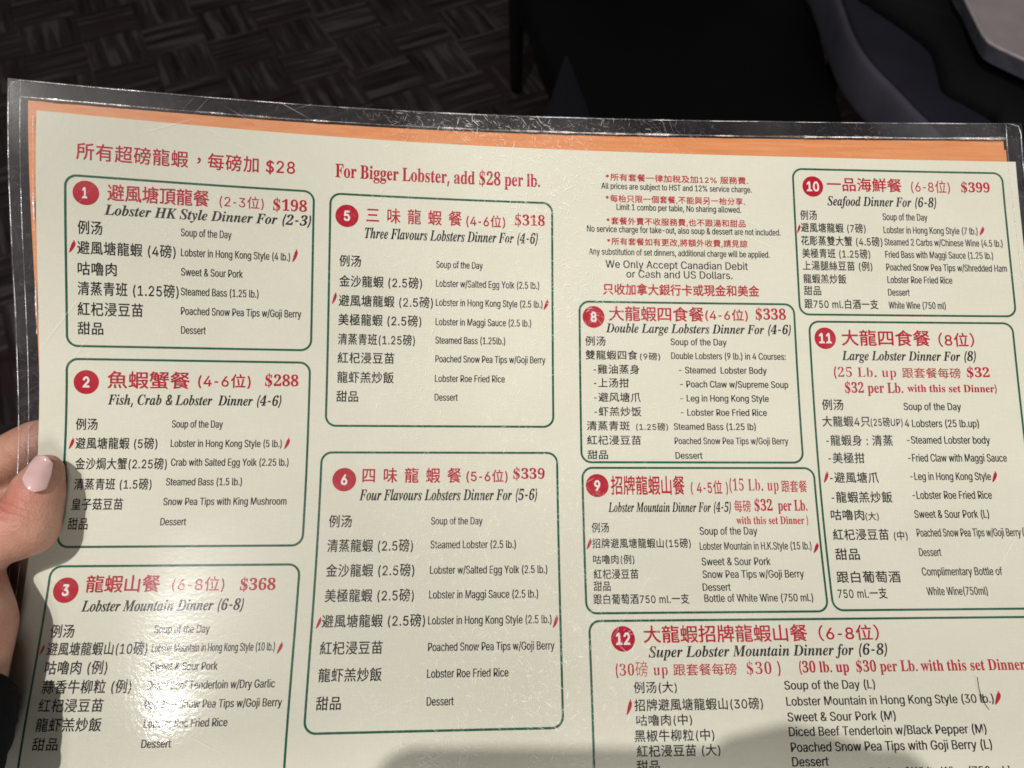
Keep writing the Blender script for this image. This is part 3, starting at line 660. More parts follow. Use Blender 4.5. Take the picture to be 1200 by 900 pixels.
def glyph(ch, off, kind):
    """one character -> (flat outline vertices in em, faces, advance)"""
    key = (ch, off, kind)
    if key in _cache:
        return _cache[key]
    it = kind == 'serifi'
    g = ch
    if kind in ('serif', 'serifi'):
        g = serif('S' if ch == '$' else ch, it)
    if ch == ' ':
        _cache[key] = (np.zeros((0, 2)), [], 0.26)
        return _cache[key]
    if g == ch and ch in SANS:
        adv, src = SANS[ch]
        k = 0.684 / CAP
        adv *= k
        co, fs = [], []
        for shape in src.split('#'):
            lps = [[tuple(float(c) * k for c in p.split(',')) for p in lp.split()] for lp in shape.split('|')]
            tri = tessellate_polygon([[Vector((x, y, 0)) for x, y in lp] for lp in lps])
            n = len(co)
            co += [p for lp in lps for p in lp]
            fs += [tuple(q + n for q in t) for t in tri]
        co = np.array(co)
    else:
        co, fs = _mesh_of(g, off if kind == 'serif' and off < 0 else 0.0)
        adv = _mesh_of('H' + g + 'H', 0.0)[0][:, 0].max() - _mesh_of('HH', 0.0)[0][:, 0].max()
    if ch == '-' and kind != 'sans':
        co, adv = co * np.array([0.72, 1.0]), adv * 0.72
    if ch in '()' and kind in ('serif', 'serifi'):
        co, adv = co * np.array([0.85, 1.0]), adv * 0.85
    if ch == '\uff0c':
        co = co + np.array([0.33, 0.30])
    if kind in ('serif', 'serifi') and ch == '$':
        xc = (co[:, 0].min() + co[:, 0].max()) / 2
        n = len(co)
        bar = np.array([(xc - 0.022, -0.11), (xc + 0.022, -0.11), (xc + 0.022, 0.80), (xc - 0.022, 0.80)])
        co = np.concatenate([co * np.array([0.94, 1.0]), bar])
        fs = fs + [(n, n + 1, n + 2, n + 3)]
    if it and (g == ch or ch.isdigit()):
        co = co.copy()
        co[:, 0] += co[:, 1] * 0.21 - 0.03
    _cache[key] = (co, fs, adv)
    return _cache[key]


def typeset(style, text):
    """string -> flat glyph outlines in em units; heavier styles lay shifted copies a hair above each other"""
    off, kind, colr, track = STYLES[style]
    V, F, Z, x, n = [], [], [], 0.0, 0
    for ch in text:
        co, fs, adv = glyph(ch, off, kind)
        heavy = max(off, 0.0)
        if kind in ('serif', 'serifi') and ch in '().,&-:':
            heavy = 0.03
        if heavy == 0:
            sh = [(0, 0)]
        elif kind == 'sans' and style != 'num':
            sh = [(-heavy / 2, 0), (heavy / 2, 0)]
        else:
            sh = [(-heavy / 2, -heavy / 3), (heavy / 2, -heavy / 3), (0, heavy / 2)]
        if len(co):
            for q, (dx, dy) in enumerate(sh):
                V.append(co + np.array([x + dx, dy]))
                Z.append(np.full(len(co), q * 0.006))
                F += [tuple(i + n for i in f) for f in fs]
                n += len(co)
        x += adv + track
    return np.concatenate(V), F, np.concatenate(Z)


class Ink:
    """collects printed shapes in page mm and prints them on the bent page as one mesh"""

    def __init__(self):
        self.v, self.f, self.m, self.z, self.n = [], [], [], [], 0

    def add(self, V, F, mi=0, z=0.09):
        self.v.append(np.asarray(V, float))
        self.f += [tuple(i + self.n for i in f) for f in F]
        self.m += [mi] * len(F)
        self.z.append(np.zeros(len(V)) + z)
        self.n += len(V)

    def text(self, style, text, x, y, w, h, mi=0, z=0.09):
        V, F, Z = typeset(style, text)
        kind = STYLES[style][1]
        x0, x1 = V[:, 0].min(), V[:, 0].max()
        if kind == 'han':
            sy = h / 0.92
            b = y - 0.08 * sy
        else:
            sy = h / (0.69 if kind != 'sans' else 0.684)
            b = y
        sx = w / (x1 - x0)
        self.add(np.stack([x + (V[:, 0] - x0) * sx, b - V[:, 1] * sy], 1), F, mi, z + Z)

    def build(self, name, mats, parent):
        P = np.concatenate(self.v)
        o = mesh(name, on(P[:, 0], P[:, 1], np.concatenate(self.z)), self.f, mats, parent, midx=self.m)
        return o


def rounded(x0, y0, x1, y1, r, step=4.0, k=10):
    pts = []
    for cx, cy, a0 in ((x1 - r, y0 + r, -90), (x1 - r, y1 - r, 0), (x0 + r, y1 - r, 90), (x0 + r, y0 + r, 180)):
        for i in range(k + 1):
            a = R(a0 + 90 * i / k)
            pts.append((cx + r * math.cos(a), cy + r * math.sin(a)))
    out = []
    for a, b in zip(pts, pts[1:] + pts[:1]):
        n = max(1, int(math.dist(a, b) / step))
        for i in range(n):
            out.append((a[0] + (b[0] - a[0]) * i / n, a[1] + (b[1] - a[1]) * i / n))
    return out


def outline(ink, rect, r=3.6, w=0.74):
    p = np.array(rounded(*rect, r))
    d = np.roll(p, -1, 0) - np.roll(p, 1, 0)
    d /= np.linalg.norm(d, axis=1, keepdims=True)
    nn = np.stack([d[:, 1], -d[:, 0]], 1)
    N = len(p)
    V = np.concatenate([p + nn * w / 2, p - nn * w / 2])
    F = [(i, (i + 1) % N, (i + 1) % N + N, i + N) for i in range(N)]
    ink.add(V, F)


def chili(x0, y0, x1, y1):
    """little red chilli: a tapered crescent from tip (bottom left) to stalk (top right)"""
    n = 9
    L, Rr = [], []
    for i in range(n + 1):
        t = i / n
        cx = x0 + (x1 - x0) * (0.05 + 0.83 * math.sin(t * math.pi / 2) ** 0.9)
        cy = y0 + (y1 - y0) * t
        wd = (abs(x1 - x0) * 0.36) * math.sin(math.pi * min(1, 0.06 + t * 0.80)) ** 0.8
        if t > 0.86:
            wd *= 0.45
        L.append((cx - wd, cy))
        Rr.append((cx + wd, cy))
    V = L + Rr
    F = [(i, i + 1, i + 2 + n, i + 1 + n) for i in range(n)]
    return V, F


# style, text, x of the ink's left edge, y of the baseline, width, cap or character height (page mm)
LINES = {
 0: [
  ('hr', '所有超磅龍蝦，每磅加 $28', 12.1, 15.2, 70.9, 5.74),
  ('sr', 'For Bigger Lobster, add $28 per lb.', 97.0, 14.9, 74.7, 4.97),
 ],
 1: [
  ('ht', '避風塘頂龍餐', 21.8, 28.4, 32.6, 5.62),
  ('hl', '(2-3位)', 57.8, 28.2, 14.8, 4.38),
  ('sr', '$198', 75.8, 28.2, 11.6, 3.97),
  ('si', 'Lobster HK Style Dinner For (2-3)', 20.9, 33.2, 68.0, 3.53),
  ('hb', '例汤', 12.6, 40.1, 7.7, 4.55),
  ('hb', '避風塘龍蝦 (4磅)', 12.4, 46.8, 31.3, 4.44),
  ('hb', '咕嚕肉', 12.5, 53.8, 12.3, 4.44),
  ('hb', '清蒸青班 (1.25磅)', 12.4, 60.5, 32.4, 4.57),
  ('hb', '紅杞浸豆苗', 12.3, 67.4, 21.0, 4.58),
  ('hb', '甜品', 12.3, 73.8, 8.2, 4.31),
  ('eb', 'Soup of the Day', 45.3, 39.1, 16.7, 2.65),
  ('eb', 'Lobster in Hong Kong Style (4 lb.)', 45.4, 46.0, 36.5, 2.65),
  ('eb', 'Sweet & Sour Pork', 45.5, 52.7, 20.5, 2.65),
  ('eb', 'Steamed Bass (1.25 lb.)', 45.5, 59.5, 25.9, 2.65),
  ('eb', 'Poached Snow Pea Tips w/Goji Berry', 45.6, 66.2, 40.5, 2.65),
  ('eb', 'Dessert', 45.7, 72.8, 8.2, 2.66),
 ],
 2: [
  ('ht', '魚蝦蟹餐', 21.9, 91.9, 27.1, 5.83),
  ('hm', '(4-6位)', 51.7, 91.3, 17.7, 4.75),
  ('sr', '$288', 74.3, 90.5, 11.4, 3.91),
  ('si', 'Fish, Crab & Lobster  Dinner (4-6)', 22.2, 97.5, 57.8, 3.51),
  ('hb', '例汤', 12.0, 106.2, 7.1, 3.93),
  ('hb', '避風塘龍蝦 (5磅)', 12.1, 112.7, 26.9, 3.9),
  ('hb', '金沙焗大蟹(2.25磅)', 12.4, 119.7, 30.1, 3.95),
  ('hb', '清蒸青班 (1.5磅)', 12.5, 126.6, 25.4, 3.87),
  ('hb', '皇子菇豆苗', 12.2, 133.4, 16.8, 3.9),
  ('hb', '甜品', 11.6, 140.0, 6.5, 3.98),
  ('eb', 'Soup of the Day', 43.5, 105.3, 17.0, 2.54),
  ('eb', 'Lobster in Hong Kong Style (5 lb.)', 43.4, 112.0, 37.3, 2.53),
  ('eb', 'Crab with Salted Egg Yolk (2.25 lb.)', 43.8, 118.5, 39.5, 2.52),
  ('eb', 'Steamed Bass (1.5 lb.)', 42.6, 125.2, 25.3, 2.51),
  ('eb', 'Snow Pea Tips with King Mushroom', 42.2, 131.9, 41.1, 2.49),
  ('eb', 'Dessert', 41.8, 138.7, 8.5, 2.46),
 ],
 3: [
  ('ht', '龍蝦山餐', 19.9, 160.5, 24.0, 5.48),
  ('hl', '(6-8位)', 47.8, 160.4, 17.0, 4.67),
  ('sr', '$368', 70.0, 160.2, 11.6, 3.73),
  ('si', 'Lobster Mountain Dinner (6-8)', 19.5, 166.5, 52.2, 3.5),
  ('hb', '例汤', 10.8, 174.6, 7.6, 4.09),
  ('hb', '避風塘龍蝦山(10磅)', 10.6, 180.0, 31.9, 4.0),
  ('hb', '咕嚕肉 (例)', 11.0, 185.7, 19.7, 4.09),
  ('hb', '蒜香牛柳粒 (例)', 11.1, 191.4, 28.0, 4.03),
  ('hb', '红杞浸豆苗', 11.0, 196.8, 20.2, 3.87),
  ('hb', '龍虾羔炒飯', 11.2, 202.4, 20.3, 3.92),
  ('hb', '甜品', 11.1, 207.8, 7.9, 3.64),
  ('eb', 'Soup of the Day', 43.9, 173.5, 17.7, 2.49),
  ('eb', 'Lobster Mountain in Hong Kong Style (10 lb.)', 43.9, 179.3, 39.2, 2.5),
  ('eb', 'Sweet & Sour Pork', 44.1, 184.9, 21.4, 2.46),
  ('eb', 'Diced Beef Tenderloin w/Dry Garlic', 44.1, 190.5, 40.1, 2.48),
  ('eb', 'Poached Snow Pea Tips w/Goji Berry', 44.0, 196.1, 42.9, 2.44),
  ('eb', 'Lobster Roe Fried Rice', 44.6, 201.6, 25.8, 2.42),
  ('eb', 'Dessert', 44.6, 207.4, 9.1, 2.39),
 ],
 5: [
  ('htw', '三味龍蝦餐', 108.2, 30.9, 34.5, 5.49),
  ('hm', '(4-6位)', 144.3, 31.0, 14.4, 4.5),
  ('sr', '$318', 162.3, 29.8, 11.2, 3.9),
  ('si', 'Three Flavours Lobsters Dinner For (4-6)', 107.8, 36.7, 63.0, 3.9),
  ('hb', '例汤', 99.0, 47.3, 7.6, 4.13),
  ('hb', '金沙龍蝦 (2.5磅)', 99.1, 54.6, 29.4, 4.12),
  ('hb', '避風塘龍蝦 (2.5磅)', 99.0, 61.6, 33.5, 4.11),
  ('hb', '美極龍蝦 (2.5磅)', 99.0, 68.5, 29.4, 4.16),
  ('hb', '清蒸青班(1.25磅)', 99.0, 75.4, 27.2, 3.97),
  ('hb', '紅杞浸豆苗', 99.0, 82.1, 20.0, 3.97),
  ('hb', '龍虾羔炒飯', 99.0, 89.1, 19.9, 4.08),
  ('hb', '甜品', 98.9, 95.9, 7.6, 3.95),
  ('eb', 'Soup of the Day', 133.5, 46.7, 17.0, 2.52),
  ('eb', 'Lobster w/Salted Egg Yolk (2.5 lb.)', 133.5, 53.7, 37.8, 2.58),
  ('eb', 'Lobster in Hong Kong Style (2.5 lb.)', 133.5, 60.7, 39.0, 2.57),
  ('eb', 'Lobster in Maggi Sauce (2.5 lb.)', 133.5, 67.8, 34.8, 2.56),
  ('eb', 'Steamed Bass (1.25lb.)', 133.5, 74.5, 25.3, 2.55),
  ('eb', 'Poached Snow Pea Tips w/Goji Berry', 133.6, 81.3, 39.9, 2.54),
  ('eb', 'Lobster Roe Fried Rice', 133.5, 88.4, 25.2, 2.53),
  ('eb', 'Dessert', 133.5, 95.2, 8.3, 2.52),
 ],
 6: [
  ('htw', '四味龍蝦餐', 108.8, 124.4, 34.5, 5.22),
  ('hm', '(5-6位)', 145.1, 124.2, 14.6, 4.36),
  ('sr', '$339', 161.7, 123.0, 11.2, 3.63),
  ('si', 'Four Flavours Lobsters Dinner For (5-6)', 108.0, 130.5, 62.1, 3.84),
  ('hb', '例汤', 98.0, 139.7, 7.8, 4.18),
  ('hb', '清蒸龍蝦 (2.5磅)', 97.9, 148.0, 29.1, 4.23),
  ('hb', '金沙龍蝦 (2.5磅)', 98.0, 156.2, 29.7, 4.21),
  ('hb', '美極龍蝦 (2.5磅)', 98.1, 164.4, 29.7, 4.18),
  ('hb', '避風塘龍蝦 (2.5磅)', 97.7, 172.5, 34.1, 4.09),
  ('hb', '紅杞浸豆苗', 97.7, 180.9, 20.4, 4.06),
  ('hb', '龍虾羔炒飯', 97.8, 189.2, 20.4, 4.13),
  ('hb', '甜品', 97.7, 197.6, 7.9, 4.05),
  ('eb', 'Soup of the Day', 133.0, 138.9, 17.9, 2.52),
  ('eb', 'Steamed Lobster (2.5 lb.)', 133.0, 147.0, 29.5, 2.6),
  ('eb', 'Lobster w/Salted Egg Yolk (2.5 lb.)', 133.0, 155.5, 40.3, 2.6),
  ('eb', 'Lobster in Maggi Sauce (2.5 lb.)', 132.9, 163.6, 37.1, 2.61),
  ('eb', 'Lobster in Hong Kong Style (2.5 lb.)', 132.8, 171.9, 41.6, 2.61),
  ('eb', 'Poached Snow Pea Tips w/Goji Berry', 133.0, 180.3, 42.2, 2.61),
  ('eb', 'Lobster Roe Fried Rice', 132.9, 188.5, 26.8, 2.61),
  ('eb', 'Dessert', 133.0, 196.9, 8.8, 2.56),
 ],
 7: [
  ('hn', '*所有套餐一律加稅及加12% 服務費.', 196.6, 11.5, 55.0, 2.87),
  ('eb', 'All prices are subject to HST and 12% service charge.', 194.9, 14.7, 58.0, 2.33),
  ('hn', '*每枱只限一個套餐,不能與另一枱分享.', 196.5, 19.8, 53.6, 2.86),
  ('eb', 'Limit 1 combo per table, No sharing allowed.', 200.6, 22.8, 47.9, 2.39),
  ('hn', '*套餐外賣不收服務費,也不跟湯和甜品', 196.7, 28.5, 53.3, 2.84),
  ('eb', 'No service charge for take-out, also soup & dessert are not included.', 189.3, 31.5, 74.1, 2.43),
  ('hn', '*所有套餐如有更改,將額外收費,請見諒', 196.8, 36.4, 53.6, 2.82),
  ('eb', 'Any substitution of set dinners, additional charge will be applied.', 189.9, 40.2, 68.9, 2.41),
  ('em', 'We Only Accept Canadian Debit', 196.1, 45.1, 54.1, 2.86),
  ('em', 'or Cash and US Dollars.', 203.9, 48.7, 40.3, 2.8),
  ('hn2', '只收加拿大銀行卡或現金和美金', 195.0, 55.3, 59.2, 4.19),
 ],
 8: [
  ('ht', '大龍蝦四食餐', 197.1, 65.1, 35.7, 5.45),
  ('hm', '(4-6位)', 233.3, 64.6, 16.1, 4.33),
  ('sr', '$338', 252.4, 64.0, 11.5, 4.03),
  ('si', 'Double Large Lobsters Dinner For (4-6)', 195.9, 69.5, 69.6, 3.44),
  ('hb', '例汤', 188.2, 74.5, 7.5, 3.49),
  ('hb', '雙龍蝦四食', 188.2, 79.6, 19.3, 3.41),
  ('hb', '(9磅)', 208.4, 79.7, 7.5, 2.86),
  ('hb', '-雞油蒸身', 191.1, 84.9, 17.0, 3.47),
  ('hb', '-上汤拑', 191.2, 89.9, 12.9, 3.45),
  ('hb', '-避风塘爪', 191.2, 95.2, 17.1, 3.44),
  ('hb', '-虾羔炒饭', 191.2, 100.4, 17.2, 3.42),
  ('hb', '清蒸青斑', 188.3, 105.6, 15.7, 3.41),
  ('hb', '(1.25磅)', 206.3, 105.6, 11.7, 2.8),
  ('hb', '紅杞浸豆苗', 188.3, 110.8, 19.7, 3.39),
  ('hb', '甜品', 188.4, 116.0, 7.4, 3.25),
  ('eb', 'Soup of the Day', 219.9, 74.0, 21.1, 2.49),
  ('eb', 'Double Lobsters (9 lb.) in 4 Courses:', 220.0, 79.2, 43.0, 2.48),
  ('eb', '- Steamed  Lobster Body', 222.7, 84.5, 32.9, 2.47),
  ('eb', '- Poach Claw w/Supreme Soup', 223.0, 89.7, 40.4, 2.46),
  ('eb', '- Leg in Hong Kong Style', 222.9, 94.9, 32.9, 2.45),
  ('eb', '- Lobster Roe Fried Rice', 222.9, 100.1, 31.9, 2.44),
  ('eb', 'Steamed Bass (1.25 lb)', 220.1, 105.3, 30.3, 2.43),
  ('eb', 'Poached Snow Pea Tips w/Goji Berry', 220.2, 110.5, 41.9, 2.42),
  ('eb', 'Dessert', 220.3, 115.8, 9.9, 2.4),
 ],
 9: [
  ('ht', '招牌龍蝦山餐', 196.5, 128.6, 26.6, 6.66),
  ('hm', '( 4-5位 )', 225.3, 128.4, 13.5, 4.86),
  ('sl', '(15 Lb. up', 239.4, 127.2, 17.9, 4.27),
  ('hk', '跟套餐', 258.3, 127.8, 9.4, 4.28),
  ('si', 'Lobster Mountain Dinner For (4-5)', 195.3, 134.7, 44.1, 3.41),
  ('hk', '每磅', 240.6, 134.8, 6.0, 4.22),
  ('sr', '$32', 248.0, 134.3, 6.5, 3.93),
  ('sr', 'per Lb.', 256.5, 134.3, 10.7, 3.81),
  ('sr', 'with this set Dinner )', 241.0, 139.0, 26.0, 2.69),
  ('hb', '例汤', 189.2, 141.8, 6.1, 3.36),
  ('hb', '招牌避風塘龍蝦山(15磅)', 189.2, 147.2, 34.9, 3.33),
  ('hb', '咕嚕肉(例)', 189.3, 152.6, 14.5, 3.18),
  ('hb', '紅杞浸豆苗', 189.3, 157.6, 15.7, 3.26),
  ('hb', '甜品', 189.2, 161.6, 5.9, 3.23),
  ('hb', '跟白葡萄酒750 ml.一支', 188.9, 166.0, 33.3, 3.36),
  ('eb', 'Soup of the Day', 227.5, 142.7, 20.8, 2.67),
  ('eb', 'Lobster Mountain in H.K.Style (15 lb.)', 227.2, 147.9, 40.1, 2.64),
  ('eb', 'Sweet & Sour Pork', 227.5, 153.2, 24.6, 2.62),
  ('eb', 'Snow Pea Tips w/Goji Berry', 227.5, 157.5, 36.1, 2.59),
  ('eb', 'Dessert', 227.2, 161.8, 9.9, 2.51),
  ('eb', 'Bottle of White Wine (750 ml.)', 227.5, 165.5, 38.4, 2.55),
 ],
 10: [
  ('ht', '一品海鮮餐', 282.4, 13.3, 29.7, 5.41),
  ('hl', '(6-8位)', 315.8, 13.3, 15.5, 5.04),
  ('sr', '$399', 335.8, 12.7, 11.4, 3.82),
  ('si', 'Seafood Dinner For (6-8)', 282.3, 19.1, 43.1, 3.76),
  ('hb', '例汤', 271.4, 25.0, 6.5, 3.73),
  ('hb', '避風塘龍蝦 (7磅)', 271.4, 29.9, 25.3, 3.71),
  ('hb', '花彫蒸雙大蟹 (4.5磅)', 271.2, 35.1, 31.7, 3.76),
  ('hb', '美極青班 (1.25磅)', 271.4, 40.0, 26.4, 3.68),
  ('hb', '上湯腿絲豆苗 (例)', 271.4, 44.8, 26.9, 3.66),
  ('hb', '龍蝦羔炒飯', 271.3, 49.9, 16.6, 3.64),
  ('hb', '甜品', 271.3, 54.5, 6.6, 3.62),
  ('hb', '跟750 ml.白酒一支', 271.2, 59.6, 28.4, 3.67),
  ('eb', 'Soup of the Day', 303.7, 24.6, 17.7, 2.73),
  ('eb', 'Lobster in Hong Kong Style (7 lb.)', 303.7, 29.8, 37.1, 2.72),
  ('eb', 'Steamed 2 Carbs w/Chinese Wine (4.5 lb.)', 303.7, 34.6, 46.5, 2.71),
  ('eb', 'Fried Bass with Maggi Sauce (1.25 lb.)', 303.7, 39.5, 42.3, 2.69),
  ('eb', 'Poached Snow Pea Tips w/Shredded Ham', 303.7, 44.5, 47.2, 2.68),
  ('eb', 'Lobster Roe Fried Rice', 303.8, 49.4, 25.3, 2.66),
  ('eb', 'Dessert', 303.7, 54.3, 8.4, 2.65),
  ('eb', 'White Wine (750 ml)', 303.6, 59.3, 22.1, 2.64),
 ],
 11: [
  ('ht', '大龍四食餐', 284.6, 73.6, 34.0, 5.97),
  ('hm', '（8位）', 321.7, 73.7, 13.8, 5.22),
  ('si', 'Large Lobster Dinner For (8)', 284.3, 79.1, 51.3, 3.55),
  ('sl', '(25 Lb. up', 280.9, 85.4, 23.6, 3.65),
  ('hk', '跟套餐每磅', 306.8, 85.7, 22.3, 3.86),
  ('sr', '$32', 331.6, 85.2, 8.6, 3.55),
  ('sr', '$32 per Lb.', 284.7, 91.3, 22.0, 3.83),
  ('sr', 'with this set Dinner)', 308.3, 90.9, 34.0, 2.75),
  ('hb', '例汤', 275.6, 97.8, 8.0, 3.99),
  ('hb', '大龍蝦4只', 275.3, 103.9, 17.9, 3.9),
  ('hb', '(25磅UP)', 293.4, 103.9, 12.0, 3.47),
  ('hb', '-龍蝦身 : 清蒸', 276.2, 110.9, 24.9, 3.94),
  ('hb', '-美極拑', 276.5, 117.3, 13.5, 3.91),
  ('hb', '-避風塘爪', 276.5, 124.4, 18.0, 3.88),
  ('hb', '-龍蝦羔炒飯', 276.4, 131.5, 22.4, 3.96),
  ('hb', '咕嚕肉', 275.5, 137.7, 12.2, 3.74),
  ('hb', '(大)', 288.1, 137.8, 4.9, 3.02),
  ('hb', '紅杞浸豆苗', 275.5, 144.7, 20.4, 3.88),
  ('hb', '(中)', 297.7, 144.8, 5.0, 3.29),
  ('hb', '甜品', 275.6, 151.6, 8.8, 4.01),
  ('hb', '跟白葡萄酒', 275.1, 159.4, 23.0, 3.95),
  ('hb', '750 ml.一支', 274.8, 164.8, 17.7, 3.73),
  ('eb', 'Soup of the Day', 306.3, 97.7, 21.8, 2.73),
  ('eb', '4 Lobsters (25 lb.up)', 306.2, 104.0, 28.0, 2.78),
  ('eb', '-Steamed Lobster body', 306.4, 110.1, 31.3, 2.76),
  ('eb', '-Fried Claw with Maggi Sauce', 306.2, 116.7, 37.0, 2.81),
  ('eb', '-Leg in Hong Kong Style', 306.3, 123.4, 30.1, 2.78),
  ('eb', '-Lobster Roe Fried Rice', 306.3, 130.2, 29.5, 2.82),
  ('eb', 'Sweet & Sour Pork (L)', 306.2, 137.0, 27.6, 2.79),
  ('eb', 'Poached Snow Pea Tips w/Goji Berry', 306.2, 143.6, 38.3, 2.82),
  ('eb', '(M)', 345.1, 143.5, 3.6, 2.84),
  ('eb', 'Dessert', 306.1, 150.4, 8.1, 2.79),
  ('eb', 'Complimentary Bottle of', 306.1, 157.1, 29.2, 2.75),
  ('eb', 'White Wine(750ml)', 306.8, 163.8, 22.0, 2.72),
 ],
 12: [
  ('ht', '大龍蝦招牌龍蝦山餐', 205.5, 178.6, 56.9, 5.48),
  ('hm', '（6-8位）', 266.3, 178.5, 21.3, 5.0),
  ('si', 'Super Lobster Mountain Dinner for (6-8)', 206.9, 183.2, 82.8, 3.51),
  ('sl', '(30磅 up', 195.5, 188.8, 17.6, 3.62),
  ('hk', '跟套餐每磅', 215.0, 189.1, 21.6, 3.74),
  ('sl', '$30 )', 240.1, 188.9, 11.6, 3.77),
  ('sr', '(30 lb. up  $30 per Lb. with this set Dinner)', 258.2, 188.6, 79.8, 3.52),
  ('hb', '例汤(大)', 201.3, 194.3, 14.5, 3.53),
  ('hb', '招牌避風塘龍蝦山(30磅)', 201.2, 199.8, 43.3, 3.65),
  ('hb', '咕嚕肉(中)', 201.6, 204.3, 18.6, 3.36),
  ('hb', '黑椒牛柳粒(中)', 200.8, 209.1, 26.5, 3.55),
  ('hb', '紅杞浸豆苗 (大)', 201.3, 213.7, 27.7, 3.54),
  ('hb', '甜品', 201.1, 218.2, 7.6, 3.48),
  ('eb', 'Soup of the Day (L)', 252.4, 193.9, 31.3, 2.72),
  ('eb', 'Lobster Mountain in Hong Kong Style (30 lb.)', 252.5, 198.9, 71.4, 2.75),
  ('eb', 'Sweet & Sour Pork (M)', 252.4, 203.8, 36.9, 2.78),
  ('eb', 'Diced Beef Tenderloin w/Black Pepper (M)', 252.4, 208.3, 67.2, 2.81),
  ('eb', 'Poached Snow Pea Tips with Goji Berry (L)', 252.6, 213.1, 68.0, 2.85),
  ('eb', 'Dessert', 252.6, 217.5, 12.3, 2.85),
  ('eb', 'Bottle of White Wine (750 ml.)', 278.4, 221.2, 47.1, 2.85),
 ],
}
CHILIES = [
 (1, 82.7, 46.4, 84.3, 41.8),
 (1, 9.9, 46.4, 11.7, 42.3),
 (2, 81.6, 112.6, 83.2, 108.7),
 (2, 10.0, 112.7, 11.5, 108.9),
 (3, 83.9, 180.3, 85.4, 176.7),
 (3, 8.5, 179.8, 9.6, 176.6),
 (5, 172.9, 61.4, 174.5, 57.6),
 (5, 96.7, 60.9, 98.1, 56.7),
 (6, 174.8, 173.4, 176.4, 169.4),
 (6, 95.9, 172.7, 97.3, 169.1),
 (9, 187.2, 147.5, 188.8, 143.9),
 (9, 267.9, 149.1, 269.7, 145.6),
 (10, 341.5, 30.1, 343.3, 26.6),
 (10, 269.8, 30.3, 271.1, 26.9),
 (11, 274.1, 124.3, 275.8, 120.3),
 (11, 336.7, 124.2, 338.5, 120.2),
 (12, 198.5, 200.8, 200.2, 196.1),
 (12, 324.1, 199.5, 326.3, 195.3),
]


PANELS = {1: (8.9, 20.7, 89.7, 77.7), 2: (8.8, 82.1, 89.5, 145.7), 3: (7.8, 152.0, 89.1, 224.0), 5: (95.5, 21.0, 176.2, 104.4),
          6: (94.5, 113.8, 177.4, 204.4), 8: (186.2, 58.1, 267.1, 117.1), 9: (186.4, 119.1, 270.7, 168.9),
          10: (269.3, 4.8, 352.6, 61.9), 11: (272.6, 64.6, 350.8, 168.6), 12: (187.2, 171.4, 352.2, 223.5)}
BADGES = {1: (15.2, 26.3), 2: (15.1, 89.9), 3: (13.6, 159.7), 5: (101.4, 28.9), 6: (102.6, 123.3), 8: (191.4, 63.8),
          9: (191.6, 125.4), 10: (276.9, 11.7), 11: (278.4, 70.9), 12: (198.5, 177.2)}
RED_STYLES = ('ht', 'htw', 'hl', 'hm', 'sr', 'sl', 'hk')
for n, rect in PANELS.items():
    ink = Ink()
    outline(ink, rect)
    pan = ink.build('dinner_panel', M_GREEN, MENU)
    pan['label'] = 'green rounded outline round set dinner number %d' % n
    bx, by = BADGES[n]
    r = 4.09
    ink = Ink()
    N = 40
    ink.add([(bx, by)] + [(bx + r * math.cos(2 * math.pi * i / N), by + r * math.sin(2 * math.pi * i / N)) for i in range(N)],
            [(0, i + 1, (i + 1) % N + 1) for i in range(N)], 0, 0.09)
    if n < 10:
        ink.text('num', str(n), bx - 1.12, by + 1.72, 2.24 if n != 1 else 1.6, 3.44, 1, 0.15)
    else:
        ink.text('num', str(n), bx - 2.45, by + 1.8, 4.9, 3.6, 1, 0.15)
    ink.build('number_badge', [M_BADGE, M_WHITE], pan)
    for nm, m, sel in (('title_lettering', M_RED, lambda s: s in RED_STYLES), ('subtitle_lettering', M_BLACK, lambda s: s == 'si'),
                       ('chinese_dish_lettering', M_BLACK, lambda s: s == 'hb'), ('english_dish_lettering', M_BLACK, lambda s: s == 'eb')):
        ink = Ink()
        for st, tx, x, y, w, h in LINES[n]:
            if sel(st):
                ink.text(st, tx, x, y, w, h)
        if ink.n:
            ink.build(nm, m, pan)
    for pn, *c in CHILIES:
        if pn == n:
            ink = Ink()
            ink.add(*chili(*c))
            ink.build('chili_mark', M_BADGE, pan)
ink = Ink()
for st, tx, x, y, w, h in LINES[0]:
    ink.text(st, tx, x, y, w, h)
ink.build('price_notice', M_RED, MENU)
ink = Ink()
for st, tx, x, y, w, h in LINES[7]:
    ink.text(st, tx, x, y, w, h, 0 if st in ('hn', 'hn2') else 1)
ink.build('terms_notice', [M_RED, M_BLACK], MENU)
bpy.data.objects.remove(_txo)
bpy.data.curves.remove(_txt)


# ------------------------------------------------------------------ hands
def capsules(chains, seg=20):
    """tapered tubes along joint chains (viewer's frame), each sphere-swept, as raw geometry for a voxel remesh"""
    V, F = [], []

    def ball(c, r):
        b = len(V)
        n = 12
        for i in range(n + 1):
            a = math.pi * i / n
            for j in range(seg):
                p = 2 * math.pi * j / seg
                V.append((c[0] + r * math.sin(a) * math.cos(p), c[1] + r * math.sin(a) * math.sin(p), c[2] + r * math.cos(a)))
        for i in range(n):
            for j in range(seg):
                j2 = (j + 1) % seg
                F.append((b + i * seg + j, b + i * seg + j2, b + (i + 1) * seg + j2, b + (i + 1) * seg + j))

    for ch in chains:
        for (a, ra), (b_, rb) in zip(ch[:-1], ch[1:]):
            a, b_ = np.array(a, float), np.array(b_, float)
            n = max(2, int(np.linalg.norm(b_ - a) / 0.0022))
            for i in range(n + 1):
                t = i / n
                ball(a + (b_ - a) * t, ra + (rb - ra) * t)
    return V, F


